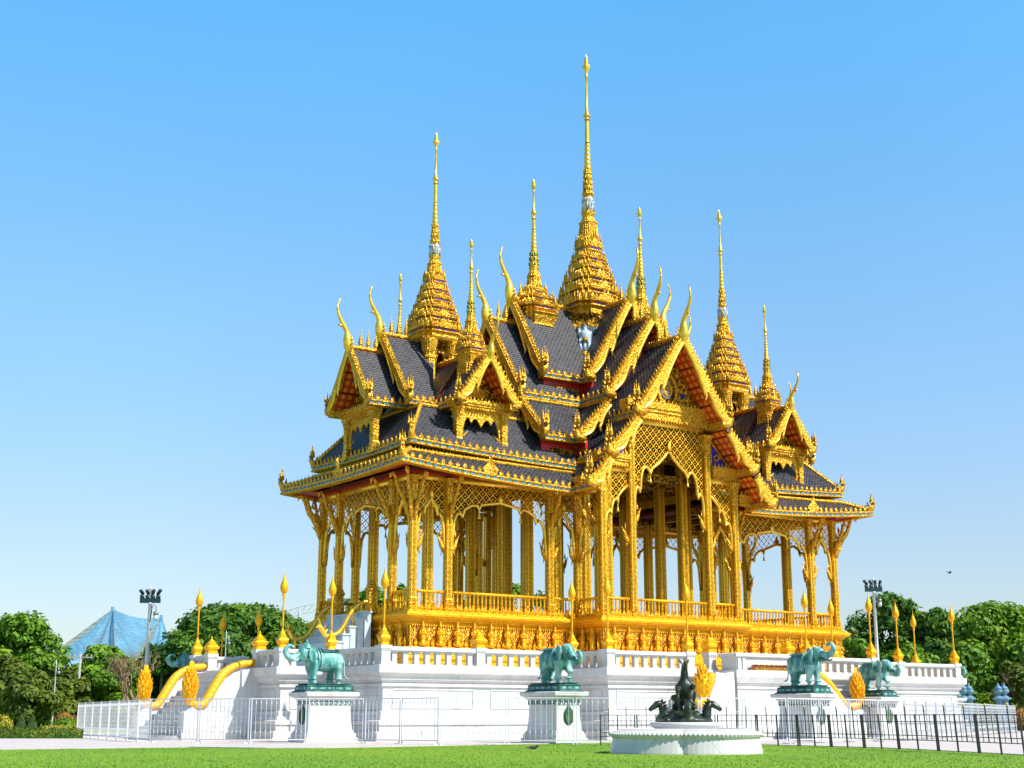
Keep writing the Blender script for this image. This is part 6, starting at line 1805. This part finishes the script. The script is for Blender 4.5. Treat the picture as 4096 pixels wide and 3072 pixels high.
TREES = [  # u, depth, v of the top, width m, material, style, label
    (60, 128, 2440, 9.5, 'leaf_mid', 'lumpy', 'tall bushy green tree at the left edge of the photo', 'trees left of the aviary net'),
    (150, 118, 2600, 6.5, 'leaf_mid', 'round', 'lower bright green tree in front of the left end of the blue net', 'trees left of the aviary net'),
    (15, 112, 2610, 6.0, 'leaf_olive', 'round', 'yellowish tree at the left edge behind the grey concrete pole', 'trees left of the aviary net'),
    (140, 106, 2680, 5.5, 'leaf_olive', 'round', 'low olive-yellow tree above the white flat-roofed building', 'trees left of the aviary net'),
    (245, 110, 2665, 4.5, 'leaf_olive', 'round', 'low yellow-green tree right of the white building', 'trees left of the aviary net'),
    (395, 118, 2590, 8.5, 'leaf_mid', 'lumpy', 'green tree below the peak of the blue net', 'trees under the blue net'),
    (460, 112, 2650, 5.5, 'leaf_mid', 'round', 'low green tree left of the bare brown tree', 'trees under the blue net'),
    (610, 124, 2560, 5.0, 'leaf_olive', 'round', 'thin yellow-green tree right of the left floodlight pole', 'trees under the blue net'),
    (640, 118, 2680, 5.0, 'leaf_dark', 'round', 'dark shrubby tree behind the far golden naga', 'trees under the blue net'),
    (3445, 104, 2540, 5.5, 'leaf_mid', 'round', 'low green tree directly right of the golden base', 'trees right of the pavilion'),
    (3400, 125, 2470, 5.0, 'leaf_olive', 'round', 'thin olive tree top showing right of the golden corner column', 'trees right of the pavilion'),
    (3590, 126, 2352, 9.5, 'leaf_dark', 'lumpy', 'tall dark tree behind the right floodlight pole', 'trees right of the pavilion'),
    (3770, 122, 2385, 8.0, 'leaf_dark', 'lumpy', 'dark tree between the floodlight pole and the broad bright tree', 'trees right of the pavilion'),
    (4000, 112, 2385, 10.5, 'leaf_mid', 'lumpy', 'broad bright green tree near the right edge of the photo', 'trees right of the pavilion'),
    (4180, 116, 2420, 9.0, 'leaf_mid', 'lumpy', 'green tree cut by the right edge of the photo', 'trees right of the pavilion'),
    (3880, 106, 2560, 6.5, 'leaf_mid', 'round', 'lower green tree behind the right end of the terrace', 'trees right of the pavilion'),
    (3640, 104, 2575, 6.0, 'leaf_mid', 'round', 'lower green tree between the two right bud posts', 'trees right of the pavilion'),
    (4085, 104, 2640, 6.0, 'leaf_olive', 'round', 'reddish-olive shrubby tree at the right edge', 'trees right of the pavilion'),
    (1500, 112, 2345, 5.5, 'leaf_mid', 'round', 'treetop seen between the two left columns behind the pavilion', 'trees seen through the pavilion'),
    (1610, 112, 2335, 5.0, 'leaf_mid', 'round', 'treetop seen left of the near corner column of the pavilion', 'trees seen through the pavilion'),
    (1850, 118, 2345, 5.5, 'leaf_mid', 'round', 'treetop seen behind the left part of the long gilded railing', 'trees seen through the pavilion'),
    (2050, 114, 2340, 4.0, 'leaf_mid', 'round', 'bright treetop seen between the paired inner columns', 'trees seen through the pavilion'),
    (2160, 118, 2355, 5.0, 'leaf_olive', 'round', 'sparse treetop seen left of the third front column', 'trees seen through the pavilion'),
]
for (u, d, v, w, mat, st, lab, grp) in TREES:
    small = 'seen' in lab
    tree(gp(u, d), hgt(v - (38 if small else 0), d), w * (1.3 if small else 1), mat, lab, grp, rg_, st, n=17000 if w > 7 else (3000 if 'sparse' in lab or 'thin' in lab else 9500), leaf=.52 if w > 7 else .44, low=.08)
RT_ = tree(gp(950, 118), hgt(2356, 118), 13.6, 'leaf_dark', 'huge dark dome-shaped tree behind the left stairs', 'trees under the blue net', rg_, 'umbrella', n=34000, leaf=.50, trunk=.5, name='rain_tree')
# distant belt of trees all round the park, read as one mass
rng = random.Random(21); bl = []
for i in range(150):
    a = 2 * pi * i / 150 + rng.uniform(-.02, .02); r = rng.uniform(215, 245)
    if -2.75 < a - 2 * pi * round(a / (2 * pi)) < -1.2: continue          # open towards the photographer
    w = rng.uniform(4.5, 7.5); h = rng.uniform(3.0, 5.0)
    bl.append((r * cos(a), r * sin(a), h * .95, w, w, h))
tag(crown_mesh(bl, 42000, 1.1, rng, 'leaf_dark').build('treeline', 'leaf_dark'), kind='stuff')
# bare tree
def bare_tree(loc, H, label, seed=2):
    rng = random.Random(seed); o = empty('bare_tree', loc, 0, label, 'tree')
    mb = MB()
    def br(p, d, L, r, k):
        q = p + d * L; m = p + d * L * .5 + Vector((rng.uniform(-.1, .1), rng.uniform(-.1, .1), rng.uniform(-.05, .1))) * L
        mb.tube([p, m, q], [r, r * .8, r * .55], 5 if k > 1 else 7)
        if k >= 5 or r < .008: return
        for i in range(3 if k < 4 else 2):
            nd = (d + Vector((rng.uniform(-1, 1), rng.uniform(-1, 1), rng.uniform(-.25, .75))) * .75).normalized()
            br(q if i else p.lerp(q, .7), nd, L * rng.uniform(.62, .85), r * .56, k + 1)
    br(Vector((0, 0, 0)), Vector((.12, 0, 1)).normalized(), H * .30, .26, 0)
    br(Vector((.1, 0, H * .1)), Vector((-.45, .1, 1)).normalized(), H * .26, .18, 1)
    mb.build('trunk', 'dry_bark', o, True); return o
bare_tree(gp(520, 108), 7.0, 'bare brown leafless tree in front of the blue net')
bare_tree(gp(4075, 103), 4.6, 'bare brown twiggy tree at the right edge', 9)
bare_tree(gp(215, 135), 6.2, 'thin bare tree at the left foot of the blue net', 5)

# ================================================================ aviary net
AV = empty('aviary_net', gp(452, 165), 0, 'blue see-through net tent of an aviary hung from two masts behind the trees', 'aviary')
org = gp(452, 165)
A1, A2 = at(452, 2434, 165) - org, at(646, 2467, 172) - org
def sagline(a, b, n=14, sag=.10):
    L = (b - a).length
    return [a.lerp(b, i / n) - Vector((0, 0, sag * L * 4 * (i / n) * (1 - i / n))) for i in range(n + 1)]
G = lambda u, v, d: at(u, v, d) - org
edge = [G(190, 2625, 150), G(205, 2690, 147), G(330, 2720, 144), G(470, 2735, 144), G(600, 2720, 150), G(740, 2700, 158)]
mb = MB()
for a, b, ap in [(edge[0], edge[1], A1), (edge[1], edge[2], A1), (edge[2], edge[3], A1), (edge[3], edge[4], A2), (edge[4], edge[5], A2)]:
    l0, l1 = sagline(ap, a, 14, .05), sagline(ap, b, 14, .05)
    mb.grid([[p.lerp(q, t / 5) - Vector((0, 0, .5 * sin(pi * t / 5) * min(1, i / 6))) for t in range(6)] for i, (p, q) in enumerate(zip(l0, l1))])
rid = sagline(A1, A2, 14, .07); c1 = sagline(A1, edge[3], 14, .05); c2 = sagline(A2, edge[3], 14, .05)
mb.grid([[rid[i].lerp(edge[3], t / 8) for t in range(9)] for i in range(15)])
back = [G(160, 2650, 185), G(700, 2620, 190)]
l0 = sagline(A1, back[0]); mb.grid([[p.lerp(q, t / 5) for t in range(6)] for p, q in zip(sagline(A1, edge[0], 14, .05), l0)])
mb.grid([[rid[i].lerp(back[0].lerp(back[1], i / 14), t / 8) for t in range(9)] for i in range(15)])
mb.build('net', 'aviary_net', AV, True)
for ap in (A1, A2):
    mb = MB(); mb.tube([(ap.x, ap.y, 0), (ap.x, ap.y, ap.z + .2)], .22, 8); mb.build('mast', 'blue_grey_paint', AV, True)
for e in edge:
    for ap in ((A1,) if e.x < A1.x + 1 else (A2,)):
        mb = MB(); mb.tube(sagline(ap, e, 14, .05), .05, 5); mb.build('cable', 'blue_grey_paint', AV)

# steel truss of a far ride
TR = empty('steel_truss', gp(1240, 200), R(-35), 'pale steel lattice arch far behind, seen left of the first column', 'structure')
mb = MB(); zz = hgt(2400, 200)
pts = [(-5 + i, 0, zz - 1.2 - .10 * (i - 7) ** 2 * .35) for i in range(12)]
for k in range(11):
    a, b = Vector(pts[k]), Vector(pts[k + 1]); up = Vector((0, 0, 1.1))
    for p, q in ((a, b), (a + up, b + up), (a, b + up), (a, a + up)): mb.tube([p, q], .06, 4)
for x in (-2, 2.5): mb.tube([(x, 0, 0), (x, 0, zz - 1.3)], .18, 6)
mb.build('lattice_frame', 'white_post', TR)
mb = MB(); mb.box(2.0, 6.0, -.4, .4, zz - .4, zz + .5); mb.build('roof_block', 'grey_metal', TR)

# ================================================================ street things at the left and right
def concrete_pole(u, d, vt, label, arms=False):
    o = empty('utility_pole', gp(u, d), 0, label, 'pole', 'concrete utility poles')
    H = hgt(vt, d); mb = MB(); mb.lathe([(.15, 0), (.10, H)], n=8); mb.build('shaft', 'concrete_pole', o, True)
    if arms:
        mb = MB(); mb.T = lambda p: (p[0] * .82 - p[1] * -.57, p[0] * -.57 + p[1] * .82, p[2]); mb.box(-1.0, 1.0, -.06, .06, H - .3, H - .18)
        for x in (-.9, -.5, .5, .9): mb.lathe([(.05, H - .18), (.07, H - .08), (.03, H)], (x, 0, 0), 6)
        mb.build('cross_arm', 'concrete_pole', o)
    return o
concrete_pole(20, 116, 2625, 'grey concrete pole at the left edge of the photo')
concrete_pole(305, 114, 2615, 'grey concrete pole with a wire-laden cross arm under the net', True)
concrete_pole(293, 118, 2740, 'short grey pole just left of the pole with the cross arm')
concrete_pole(637, 116, 2585, 'grey concrete pole right of the left floodlight pole')
def lamp_pole(u, d, vt, label, bracket=False):
    o = empty('street_lamp', gp(u, d), R(-35), label, 'street lamp', 'slim white street lamps')
    H = hgt(vt, d); mb = MB(); mb.lathe([(.12, 0), (.09, .5), (.06, .7), (.045, H - .3), (.07, H - .25), (.03, H), (0, H + .15)], n=8, caps=False); mb.build('pole', 'white_post', o, True)
    mb = MB()
    if bracket:
        mb.tube([(0, 0, H - 1.2), (-.6, 0, H - .75), (-1.2, 0, H - .9)], .035, 5); mb.tube([(0, 0, H - .7), (-.6, 0, H - .95), (-1.2, 0, H - .9), (-1.22, 0, H - 1.1)], .03, 5)
        mb.tube([(-.4 + .15 * cos(t), 0, H - .95 + .15 * sin(t)) for t in [.6 * q for q in range(10)]], .025, 5, 1, (0, 1, 0))
    else:
        mb.tube([(0, 0, H - .5), (.2, 0, H - .35), (.22, 0, H - .7)], .03, 5)
    mb.build('bracket', 'white_post', o)
    mb = MB(); x = -1.22 if bracket else .22; z = H - (1.4 if bracket else 1.05); mb.lathe([(.03, .3), (.14, .22), (.15, .05), (.06, 0)], (x, 0, z), 8); mb.build('lantern', 'grey_metal', o, True)
lamp_pole(210, 105, 2640, 'slim white street lamp before the olive trees at the left')
lamp_pole(890, 108, 2522, 'slim white street lamp against the dark round tree')
lamp_pole(3700, 104, 2600, 'white street lamp with a scrolled bracket against the right trees', True)
lamp_pole(3830, 100, 2740, 'small lamp with bell shade right of the terrace')

WB = empty('garden_building', gp(152, 135), R(-35), 'low white flat-roofed building behind blue-grey posts at the left', 'building')
H = hgt(2812, 135); mb = MB(); mb.box(-2.6, 2.9, 0, 4, 0, H); mb.build('wall', 'far_white_wall', WB)
mb = MB(); mb.box(-3.4, 3.4, -.6, 4.4, H, H + .42); mb.build('roof', 'far_white_wall', WB)
mb = MB(); mb.box(2.0, 2.8, -.03, .05, .1, 2.0); mb.build('door', 'blue_grey_paint', WB)
def urn_post(u, d, label, src=[None]):
    if src[0] is None:
        o = empty('urn_post', (0, 0, 0)); src[0] = o
        mb = MB(); mb.lathe([(.30, 0), (.30, .3), (.24, .34), (.22, 2.0), (.30, 2.05), (.42, 2.1), (.42, 2.16), (.2, 2.3), (.15, 2.34)], n=12); mb.build('column', 'blue_grey_paint', o)
        mb = MB(); mb.lathe([(.13, 2.34), (.16, 2.42), (.30, 2.55), (.33, 2.66), (.24, 2.74), (.30, 2.78), (.16, 2.92), (.06, 2.98), (.10, 3.04), (.03, 3.12), (0, 3.2)], n=12); mb.build('urn', 'blue_grey_paint', o, True)
        q = o
    else: q = dup(src[0])
    q.location = gp(u, d); tag(q, label, 'gate post', 'blue-grey urn posts')
for u, d, l in ((82, 124, 'blue-grey post with urn, leftmost before the white building'), (103, 124, 'blue-grey post with urn, left of the dark animal sculpture'), (213, 122, 'blue-grey post with urn, right of the dark animal sculpture'), (233, 122, 'blue-grey post with urn, at the right end of the white building'), (342, 118, 'blue-grey urn post above the white barriers, left one of its pair'), (363, 118, 'blue-grey urn post above the white barriers, right one of its pair'), (470, 118, 'blue-grey urn post beside the bus roof'),
    (3860, 92, 'blue-grey urn post right of the terrace, leftmost of four'), (3883, 92, 'blue-grey urn post right of the terrace, second of four'), (4001, 92, 'blue-grey urn post behind the white barriers, third of four'), (4024, 92, 'blue-grey urn post behind the white barriers, rightmost of four')): urn_post(u, d, l)
AS = empty('animal_sculpture', gp(137, 123), R(-35), 'dark elephant-like sculpture standing on a blue-grey plinth at the left', 'statue')
zt = hgt(2823, 123); mb = MB(); mb.box(-.9, .9, -.3, .3, zt - .14, zt); mb.box(-.34, -.16, -.2, .2, 0, zt - .14); mb.box(.16, .34, -.2, .2, 0, zt - .14); mb.build('plinth', 'blue_grey_paint', AS)
mb = MB(); mb.tube([(-.75, 0, zt + .45), (-.4, 0, zt + .6), (.2, 0, zt + .62), (.6, 0, zt + .5)], [.14, .3, .33, .22], 10); mb.tube([(-.62, 0, zt + .55), (-.95, 0, zt + .5), (-1.05, 0, zt + .25)], [.22, .15, .07], 8)
for x in (-.4, .5):
    for y in (-.16, .16): mb.tube([(x, y, zt + .5), (x, y, zt)], [.14, .11], 8)
o = mb.build('body', 'grey_metal', AS, True); voxel(o, .05, 1)

# vehicles behind the barriers
def vehicle(name, u, d, L, H, label, cat, van=True):
    o = empty(name, gp(u, d), R(-35), label, cat)
    W2 = .95; mb = MB()
    if van: side = [(-L / 2, .35), (-L / 2, H * .93), (-L / 2 + .2, H), (L / 2 - .9, H), (L / 2 - .15, H * .62), (L / 2, H * .5), (L / 2, .35)]
    else: side = [(-L / 2, .35), (-L / 2, H * .62), (-L / 2 + .5, H * .68), (-L / 2 + 1.0, H), (L / 2 - 1.7, H), (L / 2 - 1.0, H * .66), (L / 2 - .1, H * .56), (L / 2, .4)]
    side = [(-x, z) for x, z in side][::-1]
    mb.loft([[(x, -W2, z) for x, z in side], [(x, -W2 * .98, z) for x, z in side], [(x, W2, z) for x, z in side]]); mb.build('body', 'vehicle_white', o)
    mb = MB(); n = 4 if van else 2
    x0, x1 = (-L / 2 + 1.1, L / 2 - .3) if van else (-L / 2 + 1.3, L / 2 - 1.2)
    for i in range(n):
        a = x0 + (x1 - x0) * i / n; b = x0 + (x1 - x0) * (i + 1) / n - .08
        mb = MB(); mb.box(a, b, -W2 - .012, -W2 + .02, H * .60, H * .88); mb.build('window', 'glass_dark', o)
    for x in (-L / 2 + .9, L / 2 - .9):
        for s in (-1, 1):
            mb = MB(); mb.T = lambda p, x=x, s=s: (x + p[0], s * (W2 - .1) + p[2], .33 + p[1]); mb.lathe([(.33, -.1), (.33, .1)], n=16); mb.lathe([(.2, -.12), (.2, .12)], n=12); mb.build('wheel', 'tyre', o)
    mb = MB(); mb.box(-L / 2 - .01, -L / 2 + .05, -W2 + .1, -W2 + .4, .6, .78); mb.build('headlight', 'lamp_glass', o)
vehicle('minibus', 435, 114, 6.6, 2.35, 'white minibus behind the left white barriers', 'minibus')
vehicle('parked_car', 285, 116, 3.9, 1.75, 'white car with dark windows parked left of the minibus', 'car', False)

# hedge, clipped cones, flower bushes
def leafy(name, mat, label, cat, blobs, n, leaf, loc, rotz=0, group=None, seed=1):
    rng = random.Random(seed); o = empty(name, loc, rotz, label, cat, group)
    mb = crown_mesh(blobs, n, leaf, rng, mat, .3); mb.build('foliage', mat, o)
    return o
for i, (ua, ub, d, mat, lab) in enumerate(((-60, 330, 66, 'leaf_olive', 'low clipped yellow-green hedge at the left edge of the plaza'), (180, 330, 74, 'flower_yellow', 'low strip of yellow flowers behind the hedge'))):
    a, b = gp(ua, d), gp(ub, d); m = (a + b) / 2; L = (b - a).length
    h = .46 if i == 0 else .50
    blobs = [(-L / 2 + L * (k + .5) / 26, 0, h * .5, L / 30, .45, h * .62) for k in range(26)]
    o = leafy('hedge', mat, lab, 'hedge', blobs, 5200, .10, m, math.atan2((b - a).y, (b - a).x), seed=i)
    mb = MB(); mb.box(-L / 2, L / 2, -.3, .3, 0, h * .8); mb.build('twig_core', 'leaf_dark', o)
for i, (u, v, lab) in enumerate(((87, 2855, 'dark clipped conical shrub, left one of the pair'), (131, 2858, 'dark clipped conical shrub, right one of the pair'))):
    H = hgt(v, 82) ; o = empty('topiary_cone', gp(u, 82), 0, lab, 'shrub', 'clipped conical shrubs')
    rng = random.Random(40 + i); mb = MB()
    for k in range(2600):
        t = 1 - math.sqrt(rng.random()); a = rng.uniform(0, 2 * pi); r = .42 * (1 - t) ** .8 * rng.uniform(.9, 1.05)
        p = Vector((r * cos(a), r * sin(a), H * t)); L = .07
        nn = Vector((cos(a) + rng.uniform(-.6, .6), sin(a) + rng.uniform(-.6, .6), .4 + rng.uniform(-.5, .5))).normalized(); tt = nn.cross(Vector((.2, .3, 1))).normalized(); bb = nn.cross(tt)
        mb.face([p - tt * L, p - bb * L * .6, p + tt * L, p + bb * L * .6])
    mb.build('foliage', 'leaf_cone', o)
    mb = MB(); mb.lathe([(.36, 0), (.28, H * .3), (.12, H * .75), (0, H * .95)], n=12, caps=False); mb.build('twig_core', 'leaf_dark', o, True)
leafy('flower_bush', 'flower_yellow', 'yellow flowering bush at the left edge', 'bush', [(0, 0, .6, .8, .8, .55), (.5, .2, .4, .5, .5, .4)], 1300, .16, gp(2, 98), seed=3)
leafy('flower_bush', 'flower_orange', 'orange and green flowering bush right of the clipped cones', 'bush', [(0, 0, .7, .9, .9, .45), (-.2, .1, 1.0, .6, .6, .35)], 900, .16, gp(268, 98), seed=4)
leafy('green_bush', 'leaf_mid', 'green bush under the orange flowers right of the clipped cones', 'bush', [(0, 0, .5, .9, .9, .5)], 900, .16, gp(266, 97), seed=6)
leafy('flower_bush', 'flower_orange', 'orange flowering bush at the right edge behind the barriers', 'bush', [(0, 0, .9, 1.2, 1.2, .8)], 1100, .18, gp(4080, 99), seed=5)
# iron railing along the road at the left
a, b = gp(30, 112), gp(330, 112); L = (b - a).length
RL = empty('road_railing', (a + b) / 2, math.atan2((b - a).y, (b - a).x), 'low grey iron railing along the road between the urn posts', 'railing')
mb = MB()
for k in range(34): mb.cbox((-L / 2 + L * k / 33, 0, 0), .03, .03, 1.4)
for z in (.25, 1.25): mb.box(-L / 2, L / 2, -.02, .02, z, z + .05)
mb.build('bar_grille', 'grey_metal', RL)

# birds
def bird(loc, label, fly):
    o = empty('bird', loc, R(-20), label, 'bird')
    mb = MB()
    ell(mb, (0, 0, .0), (.13, .05, .055), 8); ell(mb, (.13, 0, .04), (.045, .035, .035), 8); spike(mb, (.16, 0, .04), (.22, 0, .03), .02, .01, (0, 1, 0)); spike(mb, (-.1, 0, 0), (-.28, 0, .0), .07, .02, (0, 1, 0))
    mb.build('body', 'bird_dark', o, True)
    for s in (-1, 1):
        mb = MB()
        if fly: mb.loft([[(.08, s * .03, .02), (-.08, s * .03, .02), (-.08, s * .03, .035), (.08, s * .03, .035)], [(.06, s * .22, .14), (-.06, s * .2, .14), (-.06, s * .2, .15), (.06, s * .22, .15)], [(-.02, s * .42, .10), (-.07, s * .4, .10), (-.07, s * .4, .105), (-.02, s * .42, .105)]])
        else: mb.loft([[(.08, s * .045, .03), (-.02, s * .05, -.03), (-.02, s * .06, -.03), (.08, s * .055, .03)], [(-.2, s * .03, .01), (-.2, s * .03, -.02), (-.2, s * .035, -.02), (-.2, s * .035, .01)]])
        mb.build('wing', 'bird_dark', o)
bird(at(3798, 2292, 120), 'small dark bird flying in the pale sky right of the pavilion', True)
bird(gp(2132, 44) + Vector((0, 0, .05)), 'small dark bird standing on the lawn left of the fountain', False)
